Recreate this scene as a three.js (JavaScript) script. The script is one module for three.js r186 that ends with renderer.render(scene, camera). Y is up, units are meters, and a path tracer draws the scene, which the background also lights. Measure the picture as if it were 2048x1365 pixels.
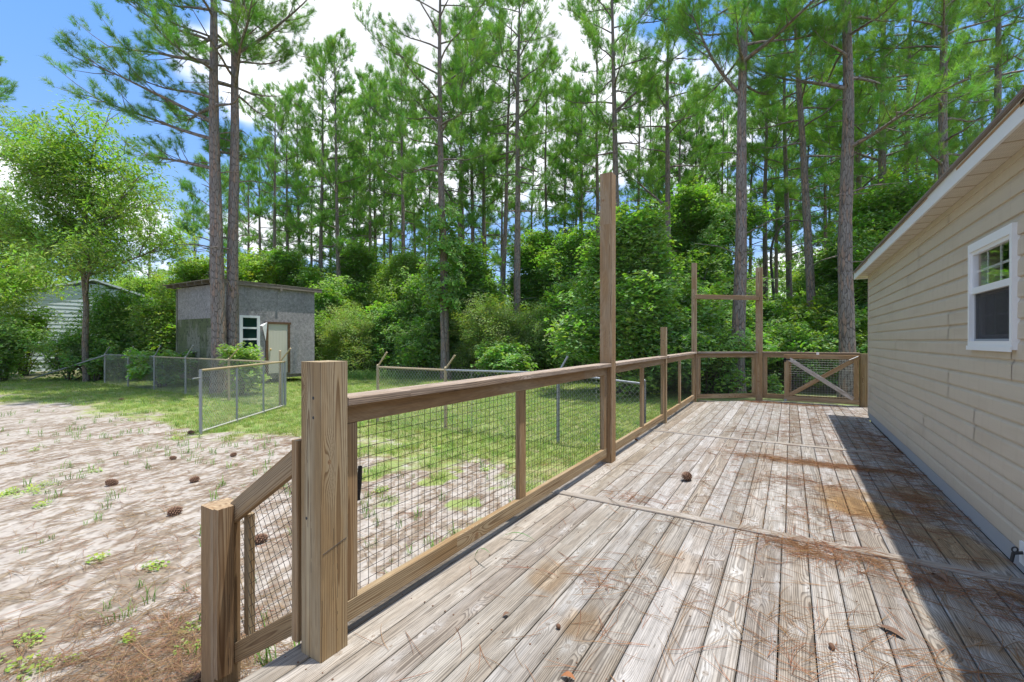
import * as THREE from 'three';
import { mergeGeometries } from 'three/addons/utils/BufferGeometryUtils.js';

// ---------------------------------------------------------------- camera, sky, sun, exposure
const V3 = THREE.Vector3, scene = new THREE.Scene();
const EYE = 1.38, FPX = 900, YAW = Math.atan(556 / FPX);
const camera = new THREE.PerspectiveCamera(2 * Math.atan(682.5 / FPX) * 180 / Math.PI, 2048 / 1365, 0.05, 600);
camera.position.set(0, EYE, 0);
camera.rotation.set(-0.0016, YAW, 0, 'YXZ');
const renderer = new THREE.WebGLRenderer({ antialias: true });
renderer.setSize(1024, 682);
renderer.toneMapping = THREE.LinearToneMapping;
renderer.toneMappingExposure = 2.15;
renderer.shadowMap.enabled = true;

function rng(seed) { let a = seed >>> 0; return () => { a = (a + 0x6D2B79F5) | 0; let t = Math.imul(a ^ (a >>> 15), 1 | a); t = (t + Math.imul(t ^ (t >>> 7), 61 | t)) ^ t; return ((t ^ (t >>> 14)) >>> 0) / 4294967296; }; }
function hash(x, y, z) { let h = Math.imul(x, 374761393) ^ Math.imul(y, 668265263) ^ Math.imul(z, 1274126177); h = Math.imul(h ^ (h >>> 13), 1274126177); return ((h ^ (h >>> 16)) >>> 0) / 4294967296; }
function noise(x, y, k = 0) { const ix = Math.floor(x), iy = Math.floor(y); let u = x - ix, v = y - iy; u = u * u * (3 - 2 * u); v = v * v * (3 - 2 * v); const a = hash(ix, iy, k), b = hash(ix + 1, iy, k), c = hash(ix, iy + 1, k), d = hash(ix + 1, iy + 1, k); return a + (b - a) * u + (c - a + (a - b - c + d) * u) * v; }
function fbm(x, y, k = 0, n = 4) { let s = 0, a = 0.5, t = 0; for (let i = 0; i < n; i++) { s += a * noise(x, y, k + i * 17); t += a; a *= 0.5; x = x * 2.03 + 11.3; y = y * 2.03 + 5.7; } return s / t; }
const sstep = (a, b, x) => { const t = Math.min(1, Math.max(0, (x - a) / (b - a))); return t * t * (3 - 2 * t); };
const mix = (a, b, t) => a + (b - a) * t, clamp = (x, a, b) => Math.min(b, Math.max(a, x));
const mix3 = (a, b, t) => [mix(a[0], b[0], t), mix(a[1], b[1], t), mix(a[2], b[2], t)];

{ // fair-weather sky: blue with broken cumulus all round
  const W = 2048, H = 1024, data = new Float32Array(W * H * 4), OX = 35.6, OZ = 13.9, TURN = 0.19;
  for (let r = 0; r < H; r++) {
    const up = ((r + 0.5) / H - 0.5) * Math.PI, y = Math.sin(up), c = Math.cos(up);
    for (let q = 0; q < W; q++) {
      const ph = ((q + 0.5) / W - 0.5) * 2 * Math.PI + TURN, x = Math.cos(ph) * c, z = Math.sin(ph) * c;
      const e = Math.max(y, 0), k = 1.25 / (e + 0.28);
      const px = x * k + OX, pz = z * k + OZ;
      const h = Math.pow(1 - e, 3.2);
      let col = mix3([0.075, 0.2, 0.5], [0.28, 0.41, 0.58], h);
      if (y > 0) {
        const wx = px + 0.35 * fbm(px * 3.1, pz * 3.1, 71, 3), wz = pz + 0.35 * fbm(px * 3.1, pz * 3.1, 91, 3);
        const n = fbm(wx * 1.7, wz * 1.7, 5, 6) * 0.8 + 0.2 * noise(px * 0.9, pz * 0.9, 55);
        const a = sstep(0.48, 0.58, n), thick = sstep(0.5, 0.72, n);
        const lit = mix(0.8, 0.42, thick * (0.35 + 0.65 * fbm(px * 6, pz * 6, 33, 4)));
        col = mix3(col, [lit * 0.965, lit * 0.985, lit * 1.03], a * 0.96);
      } else col = mix3(col, [0.2, 0.22, 0.18], sstep(0, -0.1, y));
      const o = (r * W + q) * 4; data[o] = col[0]; data[o + 1] = col[1]; data[o + 2] = col[2]; data[o + 3] = 1;
    }
  }
  const t = new THREE.DataTexture(data, W, H, THREE.RGBAFormat, THREE.FloatType);
  t.mapping = THREE.EquirectangularReflectionMapping; t.magFilter = THREE.LinearFilter; t.needsUpdate = true;
  scene.background = t; scene.environment = t;
}
const SUN = new V3(0.148, 1, -0.115).normalize();
const sun = new THREE.DirectionalLight(new THREE.Color(1, 0.965, 0.91), 2.8);
sun.position.copy(SUN).multiplyScalar(60); sun.target.position.set(0, 0, 0);
sun.castShadow = true; sun.shadow.mapSize.set(4096, 4096); sun.shadow.radius = 1.2;
Object.assign(sun.shadow.camera, { left: -45, right: 45, top: 45, bottom: -45, near: 1, far: 140 });
scene.add(sun, sun.target);

// ---------------------------------------------------------------- helpers
const GY = -0.42;                                                    // ground level; the deck's boards are at 0
const at = (u, d) => { const t = (u - 1024) / FPX; return [d * (-Math.sin(YAW) + Math.cos(YAW) * t), d * (Math.cos(YAW) + Math.sin(YAW) * t)]; };   // bearing and distance to [x, s]
const taken = new Map();
const numbered = (n) => { const k = taken.get(n) ?? 0; taken.set(n, k + 1); return k ? n + '_' + String(k).padStart(3, '0') : n; };
function thing(name, label, category, pos = [0, 0, 0], turn = 0, group) {
  const o = new THREE.Group(); o.name = numbered(name); o.position.set(...pos); o.rotation.y = turn; scene.add(o);
  o.userData = { label, category }; if (group) o.userData.group = group;
  return o;
}
function part(name, geo, mat, parent, kind) {
  const m = new THREE.Mesh(Array.isArray(geo) ? join(geo) : geo, mat); m.name = parent ? name : numbered(name);
  m.castShadow = m.receiveShadow = true; if (kind) m.userData.kind = kind; (parent || scene).add(m);
  return m;
}
function copyOf(root, label, pos, turn, scale) {
  const c = root.clone(); c.name = numbered(root.name.replace(/_\d{3}$/, '')); c.userData = { ...root.userData, label };
  c.position.set(...pos); c.rotation.y = turn ?? root.rotation.y; if (scale) c.scale.setScalar(scale); scene.add(c); return c;
}
function join(list) {
  const l = list.map((g) => { g = g.index ? g.toNonIndexed() : g; for (const k of Object.keys(g.attributes)) if (!['position', 'normal', 'uv', 'color'].includes(k)) g.deleteAttribute(k); return g; });
  return l.length === 1 ? l[0] : mergeGeometries(l, false);
}
const Yv = new V3(0, 1, 0);
class Soup {                                                         // gathers triangles with uv and colour
  constructor() { this.p = []; this.n = []; this.t = []; this.c = []; }
  tri(a, b, c, ta = [0, 0], tb = [0, 0], tc = [0, 0], na, nb, nc, col) {
    this.p.push(...a, ...b, ...c); this.t.push(...ta, ...tb, ...tc);
    if (!na) { const u = [b[0] - a[0], b[1] - a[1], b[2] - a[2]], v = [c[0] - a[0], c[1] - a[1], c[2] - a[2]]; let n = [u[1] * v[2] - u[2] * v[1], u[2] * v[0] - u[0] * v[2], u[0] * v[1] - u[1] * v[0]]; const l = Math.hypot(...n) || 1; n = n.map((x) => x / l); na = nb = nc = n; }
    this.n.push(...na, ...nb, ...nc); if (col) this.c.push(...col, ...col, ...col);
  }
  quad(a, b, c, d, ta, tb, tc, td) { this.tri(a, b, c, ta, tb, tc); this.tri(a, c, d, ta, tc, td); }
  geo() {
    const g = new THREE.BufferGeometry();
    g.setAttribute('position', new THREE.Float32BufferAttribute(this.p, 3)); g.setAttribute('normal', new THREE.Float32BufferAttribute(this.n, 3)); g.setAttribute('uv', new THREE.Float32BufferAttribute(this.t, 2));
    if (this.c.length) g.setAttribute('color', new THREE.Float32BufferAttribute(this.c, 3));
    return g;
  }
}
// a tube through points with a radius at each; uv in metres
function tube(pts, rad, sides = 6, soup = new Soup(), capEnd = false, rough = 0, seed = 0) {
  let ref = new V3(1, 0, 0.2), rows = [], along = 0;
  for (let i = 0; i < pts.length; i++) {
    const a = pts[Math.max(0, i - 1)], b = pts[Math.min(pts.length - 1, i + 1)], d = new V3().subVectors(b, a).normalize();
    if (Math.abs(d.dot(ref)) > 0.95) ref = new V3(0, 0.3, 1);
    const n1 = new V3().crossVectors(d, ref).normalize(), n2 = new V3().crossVectors(d, n1);
    if (i) along += pts[i].distanceTo(pts[i - 1]);
    const row = [];
    for (let k = 0; k <= sides; k++) { const f = (k % sides) / sides * Math.PI * 2, n = new V3().addScaledVector(n1, Math.cos(f)).addScaledVector(n2, Math.sin(f)); const r = rad[i] * (1 + (rough ? rough * (noise((k % sides) * 1.3 + seed, along * 2.2, 9) - 0.5) : 0)); row.push([new V3().copy(pts[i]).addScaledVector(n, r).toArray(), n.toArray(), [k / sides * Math.PI * 2 * rad[0], along]]); }
    rows.push(row);
  }
  for (let i = 0; i + 1 < rows.length; i++) for (let k = 0; k < sides; k++) {
    const a = rows[i][k], b = rows[i][k + 1], c = rows[i + 1][k + 1], d = rows[i + 1][k];
    soup.tri(a[0], b[0], c[0], a[2], b[2], c[2], a[1], b[1], c[1]); soup.tri(a[0], c[0], d[0], a[2], c[2], d[2], a[1], c[1], d[1]);
  }
  if (capEnd) for (const [row, s] of [[rows[0], -1], [rows.at(-1), 1]]) for (let k = 1; k + 1 < sides; k++) s > 0 ? soup.tri(row[0][0], row[k][0], row[k + 1][0]) : soup.tri(row[0][0], row[k + 1][0], row[k][0]);
  return soup;
}
const P = (x, y, s) => new V3(x, y, -s);
function box(x0, x1, y0, y1, s0, s1) { const g = new THREE.BoxGeometry(x1 - x0, y1 - y0, s1 - s0); const p = g.attributes.position, uv = g.attributes.uv, n = g.attributes.normal; g.translate((x0 + x1) / 2, (y0 + y1) / 2, -(s0 + s1) / 2); for (let i = 0; i < p.count; i++) { const X = p.getX(i), Y = p.getY(i), Z = p.getZ(i); Math.abs(n.getX(i)) > 0.5 ? uv.setXY(i, -Z, Y) : Math.abs(n.getY(i)) > 0.5 ? uv.setXY(i, X, -Z) : uv.setXY(i, X, Y); } return g; }
function pipe(a, b, r, sides = 8) { return tube([a, b], [r, r], sides, new Soup(), true).geo(); }

// ---------------------------------------------------------------- textures
const toByte = (x) => { x = clamp(x, 0, 1); return Math.round(255 * (x <= 0.0031308 ? 12.92 * x : 1.055 * Math.pow(x, 1 / 2.4) - 0.055)); };
function texture(W, H, fn, wrap = THREE.RepeatWrapping) {            // fn(x, y) gives linear colour
  const d = new Uint8Array(W * H * 4);
  for (let y = 0, o = 0; y < H; y++) for (let x = 0; x < W; x++, o += 4) { const c = fn(x, y); d[o] = toByte(c[0]); d[o + 1] = toByte(c[1]); d[o + 2] = toByte(c[2]); d[o + 3] = 255; }
  const t = new THREE.DataTexture(d, W, H); t.colorSpace = THREE.SRGBColorSpace; t.magFilter = THREE.LinearFilter; t.wrapS = t.wrapT = wrap; t.needsUpdate = true;
  return t;
}
const asRelief = (t) => { const c = t.clone(); c.colorSpace = THREE.NoColorSpace; c.needsUpdate = true; return c; };
// sawn boards side by side: growth rings cut flat, knots, fibre, checks. Each lane is 0.145 m across and 3.7 m long
const LANE = 0.145, LONG = 3.7;
function woodAtlas(W, H, lanes, look, seed) {
  const R = rng(seed), h = H / lanes, L = [];
  for (let k = 0; k < lanes; k++) {
    const kn = []; const n = look.knots * (0.4 + R() * 1.3);
    for (let i = 0; i < n; i++) kn.push({ z: R() * LONG, y: (0.12 + 0.76 * R()) * LANE, r: 0.006 + R() * R() * 0.013, l: 0.05 + R() * 0.05, w: 0.016 + 0.012 * R(), a: 0.012 + R() * 0.014 });
    const ck = []; for (let i = 0; i < look.checks; i++) ck.push({ z: R() * LONG, l: 0.15 + R() * 0.5, y: (0.1 + 0.8 * R()) * LANE, w: 0.0005 + R() * 0.0008, s: (R() - 0.5) * 0.01 });
    L.push({ kn, ck, c: (0.1 + 0.8 * R()) * LANE, dep: 0.004 + R() * 0.03, sl: (R() - 0.5) * 0.012, sp: 0.0055 + R() * 0.004, t: R(), id: k * 31 + seed });
  }
  return texture(W, H, (x, yy) => {
    const b = L[Math.min(lanes - 1, Math.floor(yy / h))], y = (yy - Math.floor(yy / h) * h + 0.5) / h * LANE, z = (x + 0.5) / W * LONG, id = b.id;
    const cx = b.c + 0.03 * (noise(z * 0.9, 0.5, id) - 0.5), cy = b.dep + b.sl * z + 0.022 * (noise(z * 1.3, 3.5, id + 1) - 0.3);
    let r = Math.sqrt((y - cx) ** 2 + cy * cy) + 0.0035 * (noise(z * 5, y * 40, id + 2) - 0.5), core = 0, kd = 9, halo = 0;
    for (const k of b.kn) { const dz = z - k.z, dy = y - k.y; if (Math.abs(dz) > 0.3) continue; const q = dz * dz / (k.l * k.l) + dy * dy / (k.w * k.w); if (q < 9) { r += k.a * Math.exp(-q); halo = Math.max(halo, Math.exp(-q * 1.3)); const e = Math.hypot(dz * 0.75, dy) / k.r; if (e < kd) { kd = e; core = k.r; } } }
    const f = r / b.sp - Math.floor(r / b.sp), late = sstep(0.35, 0.86, f) * (1 - sstep(0.9, 1, f));
    const fib = noise(z * 9, y * 1100, id + 3), fib2 = noise(z * 3, y * 330, id + 4), patch = fbm(z * 1.6, y * 14, id + 5, 3), soft = fbm(z * 14, y * 60, id + 6, 3);
    let c = look.color(late, fib, fib2, patch, soft, halo, b.t);
    if (kd < 1.25) { const rr = kd * core / 0.0022, ring = rr - Math.floor(rr); c = mix3(c, mix3(look.knot, look.knot2, sstep(0.2, 0.8, ring)), 1 - sstep(0.85, 1.25, kd)); const cr = Math.abs(noise(z * 60, y * 60, id) - 0.5); if (kd < 0.7 && cr < 0.03) c = mix3(c, [0.03, 0.02, 0.015], 0.7); }
    for (const k of b.ck) { const s = (z - k.z) / k.l; if (s > 0 && s < 1) { const dy = Math.abs(y - k.y - k.s * s - 0.0012 * (noise(z * 20, 0, id + 8) - 0.5)); const w = k.w * Math.sin(s * Math.PI); if (dy < w) c = mix3(c, [0.05, 0.04, 0.03], 0.75); } }
    return c;
  });
}
const deckTex = woodAtlas(2048, 2048, 28, { knots: 7.5, checks: 14, knot: [0.17, 0.14, 0.115], knot2: [0.36, 0.33, 0.3],
  color: (late, fib, fib2, patch, soft, halo, t) => { const sil = clamp(0.12 + sstep(0.33, 0.68, patch) * 0.5 + halo * 0.75 + (t - 0.5) * 0.6, 0, 1); let c = mix3([0.24, 0.203, 0.165], [0.36, 0.342, 0.325], sil); c = mix3(c, mix3([0.07, 0.053, 0.04], [0.155, 0.142, 0.13], sil), late * (0.9 - 0.3 * sil)); const g = 0.74 + 0.36 * fib + 0.26 * (fib2 - 0.5) + 0.35 * (soft - 0.5); if (fib < 0.2) c = mix3(c, [0.12, 0.1, 0.08], 0.4); return c.map((x) => x * g * 1.2); } }, 11);
const railTex = woodAtlas(2048, 1024, 14, { knots: 2.2, checks: 4, knot: [0.2, 0.105, 0.05], knot2: [0.33, 0.2, 0.1],
  color: (late, fib, fib2, patch, soft, halo) => { let c = mix3([0.36, 0.235, 0.115], [0.41, 0.31, 0.19], sstep(0.35, 0.65, patch)); c = mix3(c, [0.15, 0.075, 0.028], late * 0.8); const g = 0.84 + 0.2 * fib + 0.18 * (fib2 - 0.5) + 0.2 * (soft - 0.5); return c.map((x) => x * g); } }, 77);
const barkTex = texture(512, 1024, (x, y) => { // 1 m round by 2 m high: long plates with dark furrows
  const u = x / 512, v = y / 1024 * 2; let best = 9, sec = 9, id = 0;
  const X = u * 11 + 0.5 * (noise(u * 11, v * 4, 3) - 0.5), Y = v * 4.2;
  for (let i = -1; i <= 1; i++) for (let j = -1; j <= 1; j++) { const cx = Math.floor(X) + i, cy = Math.floor(Y) + j, wx = ((cx % 11) + 11) % 11, q = Math.hypot(X - cx - hash(wx, cy, 1), (Y - cy - hash(wx, cy, 2)) * 0.8); if (q < best) { sec = best; best = q; id = hash(wx, cy, 5); } else if (q < sec) sec = q; }
  const edge = sstep(0.02, 0.22, sec - best), g = 0.75 + 0.5 * fbm(u * 40, v * 60, 4, 3), fl = noise(u * 30, v * 120, 7);
  let c = mix3([0.235, 0.19, 0.165], [0.3, 0.265, 0.245], id); if (id > 0.78) c = mix3(c, [0.33, 0.19, 0.12], 0.6); c = mix3([0.065, 0.05, 0.043], c, 0.25 + 0.75 * edge);
  return c.map((k) => k * g * (0.85 + 0.25 * fl));
});
const osbTex = texture(1024, 1024, (x, y) => { // 2.44 m of grey weathered strand board
  const u = x / 1024 * 2.44, v = y / 1024 * 2.44, a = noise(u * 9, v * 9, 2) * 6, fl = noise(u * 70 * Math.cos(a) + v * 25, v * 70 * Math.cos(a) - u * 25, 4), f2 = noise(u * 40 + v * 60, v * 30 - u * 70, 8), st = fbm(u * 1.6, v * 1.6, 9, 4);
  const bl = noise(u * 17, v * 15, 14), g = 0.6 + 0.42 * fl + 0.3 * (f2 - 0.5) + 0.35 * (st - 0.5) + 0.4 * bl; let c = [0.33, 0.31, 0.3]; if (fl < 0.26) c = [0.15, 0.135, 0.13]; return c.map((k) => k * g);
});
osbTex.repeat.set(1 / 2.44, 1 / 2.44);
const algaeTex = texture(512, 512, (x, y) => { const u = x / 512 * 4, v = y / 512 * 4, st = fbm(u * 2.2, v * 1.3, 4, 5), sp = noise(u * 16, v * 11, 6), fl = noise(u * 60, v * 50, 3); let c = mix3([0.2, 0.2, 0.15], [0.105, 0.125, 0.06], sstep(0.4, 0.62, st)); if (sp < 0.27) c = mix3(c, [0.055, 0.062, 0.04], 0.7); return c.map((k) => k * (0.75 + 0.5 * fl)); });
algaeTex.repeat.set(0.25, 0.25); barkTex.repeat.set(1, 0.5);
const sidingTex = texture(1024, 512, (x, y) => { const u = x / 1024 * 2, v = y / 512 * 0.5, gr = noise(u * 7, v * 420, 3), g2 = noise(u * 30, v * 700, 6), d = fbm(u * 1.3, v * 6, 5, 4), drip = noise(u * 38, v * 1.2, 9); const g = 0.965 + 0.05 * gr + 0.02 * g2; let c = mix3([0.54, 0.46, 0.355], [0.49, 0.41, 0.31], sstep(0.4, 0.75, d)); if (drip > 0.72) c = mix3(c, [0.36, 0.29, 0.22], (drip - 0.72) * 0.8); return c.map((k) => k * g); });
const soffitTex = texture(256, 256, (x, y) => { const hx = (x % 16) - 8, hy = (y % 16) - 8; return Math.hypot(hx, hy) < 2.6 && y % 128 < 100 ? [0.2, 0.17, 0.13] : [0.62, 0.56, 0.47]; });

// ---------------------------------------------------------------- materials
const std = (o) => new THREE.MeshStandardMaterial(o), C = (r, g, b) => new THREE.Color().setRGB(r, g, b);
const wood = (tex, color, vc, bump = 0.0016) => std({ map: tex, bumpMap: asRelief(tex), bumpScale: bump, color: C(...color), roughness: 0.86, vertexColors: !!vc });
const M = {
  deck: wood(deckTex, [1, 1, 1], true, 0.002), strip: wood(deckTex, [1.02, 1, 0.97], true, 0.002), cap: wood(deckTex, [1.15, 0.98, 0.83]),
  rail: wood(railTex, [1, 1, 1]), railB: wood(railTex, [0.95, 0.97, 0.96]), post: wood(railTex, [1.02, 1.0, 1.0]), postGrey: wood(railTex, [1.04, 1.1, 1.12]), gate: wood(railTex, [1, 0.95, 0.92]), pale: wood(deckTex, [1.5, 1.45, 1.4]),
  bark: std({ map: barkTex, bumpMap: asRelief(barkTex), bumpScale: 0.03, roughness: 0.95 }),
  barkDark: std({ map: barkTex, bumpMap: asRelief(barkTex), bumpScale: 0.02, roughness: 0.95, color: C(0.6, 0.62, 0.6) }),
  barkPale: std({ map: barkTex, bumpMap: asRelief(barkTex), bumpScale: 0.005, roughness: 0.95, color: C(0.85, 0.88, 0.8) }),
  siding: std({ map: sidingTex, bumpMap: asRelief(sidingTex), bumpScale: 0.0009, roughness: 0.55 }), soffit: std({ map: soffitTex, roughness: 0.6 }), beige: std({ color: C(0.54, 0.46, 0.36), roughness: 0.6 }),
  white: std({ color: C(0.78, 0.78, 0.77), roughness: 0.42 }), fascia: std({ color: C(0.74, 0.74, 0.74), roughness: 0.5 }), peel: std({ color: C(0.36, 0.21, 0.1), roughness: 0.85 }), shingle: std({ color: C(0.21, 0.175, 0.145), roughness: 0.95 }),
  glass: new THREE.MeshPhysicalMaterial({ color: 0xffffff, transmission: 1, thickness: 0, roughness: 0.02, ior: 1.9 }), screen: std({ color: C(0.05, 0.05, 0.055), roughness: 0.9, transparent: true, opacity: 0.55 }),
  dark: std({ color: C(0.05, 0.05, 0.05), roughness: 0.9 }), room: std({ color: C(0.08, 0.08, 0.075), roughness: 0.9 }), found: std({ color: C(0.34, 0.34, 0.34), roughness: 0.9 }),
  galv: std({ color: C(0.3, 0.32, 0.33), metalness: 0.55, roughness: 0.5 }), tanPipe: std({ color: C(0.42, 0.33, 0.2), metalness: 0.2, roughness: 0.6 }), wire: std({ color: C(0.035, 0.033, 0.03), roughness: 0.6, metalness: 0.3 }), chain: std({ color: C(0.5, 0.5, 0.45), metalness: 0.3, roughness: 0.5 }),
  osb: std({ map: osbTex, bumpMap: asRelief(osbTex), bumpScale: 0.002, roughness: 0.93 }), osbUp: std({ map: osbTex, bumpMap: asRelief(osbTex), bumpScale: 0.002, roughness: 0.93, color: C(0.94, 0.94, 0.95) }), algae: std({ map: algaeTex, bumpMap: asRelief(algaeTex), bumpScale: 0.002, roughness: 0.95 }),
  oldWood: wood(deckTex, [0.75, 0.7, 0.62]), brownTrim: wood(railTex, [0.42, 0.36, 0.34]), door: std({ color: C(0.6, 0.57, 0.46), roughness: 0.5 }), brass: std({ color: C(0.5, 0.36, 0.14), metalness: 0.8, roughness: 0.35 }), tin: std({ color: C(0.66, 0.73, 0.77), metalness: 0.15, roughness: 0.4 }),
  cone: std({ color: C(0.13, 0.065, 0.035), roughness: 0.85 }), coneTip: std({ color: C(0.22, 0.13, 0.085), roughness: 0.85 }), straw: std({ color: C(1, 1, 1), roughness: 0.7 }), rubber: std({ color: C(0.02, 0.02, 0.02), roughness: 0.5 }),
};
const leafy = (r, g, b, t = 0.35, rough = 0.75) => new THREE.MeshPhysicalMaterial({ color: C(r, g, b), roughness: rough, transmission: t, thickness: 0, side: THREE.DoubleSide });
const F = { pine: leafy(0.17, 0.38, 0.03, 0.55, 1), leaf: leafy(0.215, 0.43, 0.03, 0.6, 1), grass: leafy(0.26, 0.38, 0.06, 0.45, 1), twig: std({ color: C(0.14, 0.11, 0.09), roughness: 0.95 }) };

// a piece of timber along local z from 0 to len, a wide (x) and b high (y), eased edges; lane = which sawn board the atlas gives it
let laneAt = 0;
function timber(len, a, b, lanes = 14, step = 0, tint, bev = 0.004) {
  const s = new Soup(), X = a / 2, Y = b / 2, q = [[-X + bev, Y], [0, Y], [X - bev, Y], [X, Y - bev], [X, -Y + bev], [X - bev, -Y], [-X + bev, -Y], [-X, -Y + bev], [-X, Y - bev]];
  laneAt += 1; const off = hash(laneAt, 3, 1) * 0.8, flip = hash(laneAt, 5, 2) > 0.5, N = step ? Math.max(1, Math.round(len / step)) : 1;
  const uvAt = (z, w, side) => { const lane = (laneAt * 5 + side * 3) % lanes; const f = clamp(w / LANE, 0.01, 0.99); return [(flip ? -z : z) / LONG + off, (lane + 0.02 + 0.96 * f) / lanes]; };
  let acc = 0; const side = [0, 0, 0, 1, 1, 2, 2, 3, 3];
  for (let i = 0; i < q.length; i++) {
    const p = q[i], r = q[(i + 1) % q.length], w = Math.hypot(p[0] - r[0], p[1] - r[1]); if (i && side[i] !== side[i - 1]) acc = 0;
    const w0 = Math.min(acc, LANE - w), w1 = w0 + w; acc += w;
    for (let k = 0; k < N; k++) {
      const z0 = len * k / N, z1 = len * (k + 1) / N, A = [p[0], p[1], z0], B = [r[0], r[1], z0], D = [p[0], p[1], z1], E = [r[0], r[1], z1];
      s.quad(A, D, E, B, uvAt(z0, w0, side[i]), uvAt(z1, w0, side[i]), uvAt(z1, w1, side[i]), uvAt(z0, w1, side[i]));
      if (tint) { const ca = tint(...A), cb = tint(...B), cd = tint(...D), ce = tint(...E); s.c.push(...ca, ...cd, ...ce, ...ca, ...ce, ...cb); }
    }
  }
  for (const z of [0, len]) for (let i = 1; i + 1 < q.length; i++) { const t = z ? [0, i + 1, i] : [0, i, i + 1]; const [g, h, j] = t.map((k) => [...q[k], z]); s.tri(g, h, j, ...t.map((k) => [0.1 + q[k][0], (0.5 + (q[k][1]) * 0.2 / LANE) / lanes + 0.3])); if (tint) s.c.push(...tint(...g), ...tint(...h), ...tint(...j)); }
  return s.geo();
}
// timber between two points; up says which way its b side looks
function beam(name, p, q, a, b, mat, parent, up = new V3(0, 1, 0), lanes = 14) {
  const d = new V3().subVectors(q, p), len = d.length(), g = timber(len, a, b, lanes); d.normalize();
  const x = new V3().crossVectors(up, d).normalize(), y = new V3().crossVectors(d, x);
  g.applyMatrix4(new THREE.Matrix4().makeBasis(x, y, d).setPosition(p));
  return part(name, g, mat, parent);
}
const upright = (name, x, s, y0, y1, a, b, mat, parent, lanes, turn = 0) => beam(name, P(x, y0, s), P(x, y1, s), a, b, mat, parent, new V3(Math.sin(turn), 0, Math.cos(turn)), lanes);
const level = (name, p, q, a, b, mat, parent, lanes) => beam(name, p, q, a, b, mat, parent, new V3(0, 1, 0), lanes);

// ---------------------------------------------------------------- ground: sand streaked with pine straw, turning to grass
const edgeS = (x) => 4.5 + (x + 4) * 0.11;
function cover(x, s) { // [grass, straw]
  const n = fbm(x * 0.55, s * 0.55, 21, 4), n2 = fbm(x * 2.3, s * 2.3, 41, 3);
  let g = sstep(-1.1, 1.9, s - edgeS(x) + (n - 0.5) * 3.4 + (n2 - 0.5) * 2.0) * mix(1, 0.86, sstep(0.55, 0.7, n2));
  if (x > -5.5 && s < 6 && s > 2.4) g = Math.max(g, 0.8 * sstep(0.54, 0.72, n2) * sstep(2.4, 4.2, s));
  const st = fbm(x * 3.6 + s * 0.35, s * 1.3, 61, 4) * 0.36 + 0.64 * fbm(x * 17 + s * 4, s * 8, 63, 3), pile = Math.exp(-(((x + 3.1) / 0.75) ** 2 + ((s - 1.15) / 0.6) ** 2));
  return [clamp(g, 0, 1), clamp(sstep(0.44, 0.62, st) + pile * 0.55, 0, 1)];
}
const gx0 = -30, gx1 = 4, gs0 = -3, gs1 = 31;                        // the yard close to the deck, 34 m square
const groundTex = texture(2048, 2048, (px, py) => {
  const x = gx0 + (px + 0.5) / 2048 * 34, s = gs0 + (py + 0.5) / 2048 * 34, [g, st] = cover(x, s);
  const fine = noise(x * 45, s * 45, 3), f2 = noise(x * 16 + s * 6, s * 12, 5), sp = noise(x * 30, s * 22, 8);
  let c = mix3([0.35, 0.303, 0.255], [0.44, 0.395, 0.345], f2);
  const straw = sstep(0.3, 0.7, st * (0.55 + 0.9 * noise(x * 34 + s * 10, s * 14 - x * 6, 7))); c = mix3(c, mix3([0.18, 0.14, 0.1], [0.28, 0.215, 0.15], fine), straw * 0.85);
  if (sp < 0.2) c = mix3(c, [0.17, 0.13, 0.1], 0.6);
  const gg = sstep(0.32, 0.7, g * (0.65 + 0.7 * noise(x * 9, s * 9, 12))), gc = mix3(mix3([0.18, 0.26, 0.055], [0.29, 0.3, 0.1], fbm(x * 1.3, s * 1.3, 15, 3)), [0.27, 0.22, 0.12], 0.5 * sstep(0.62, 0.8, noise(x * 5, s * 5, 19)));
  c = mix3(c, gc, gg * 0.95);
  return c.map((k, i) => k * (0.76 + 0.28 * fine) * (gg > 0.5 ? 1.08 : 1));
}, THREE.ClampToEdgeWrapping);
const farTex = texture(512, 512, (x, y) => { const u = x / 512 * 8, v = y / 512 * 8, n = noise(u * 3, v * 3, 2) , f = noise(u * 20, v * 20, 4); return mix3([0.1, 0.13, 0.04], [0.2, 0.16, 0.09], n).map((k) => k * (0.7 + 0.6 * f)); });
const lumps = (x, s) => GY - 0.11 * Math.exp(-((x + 2.9) ** 2 + (s - 0.9) ** 2) / 2.6) + 0.05 * (fbm(x * 0.7, s * 0.7, 81, 3) - 0.5) + 0.028 * (fbm(x * 4, s * 2.4, 83, 3) - 0.5);
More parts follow.
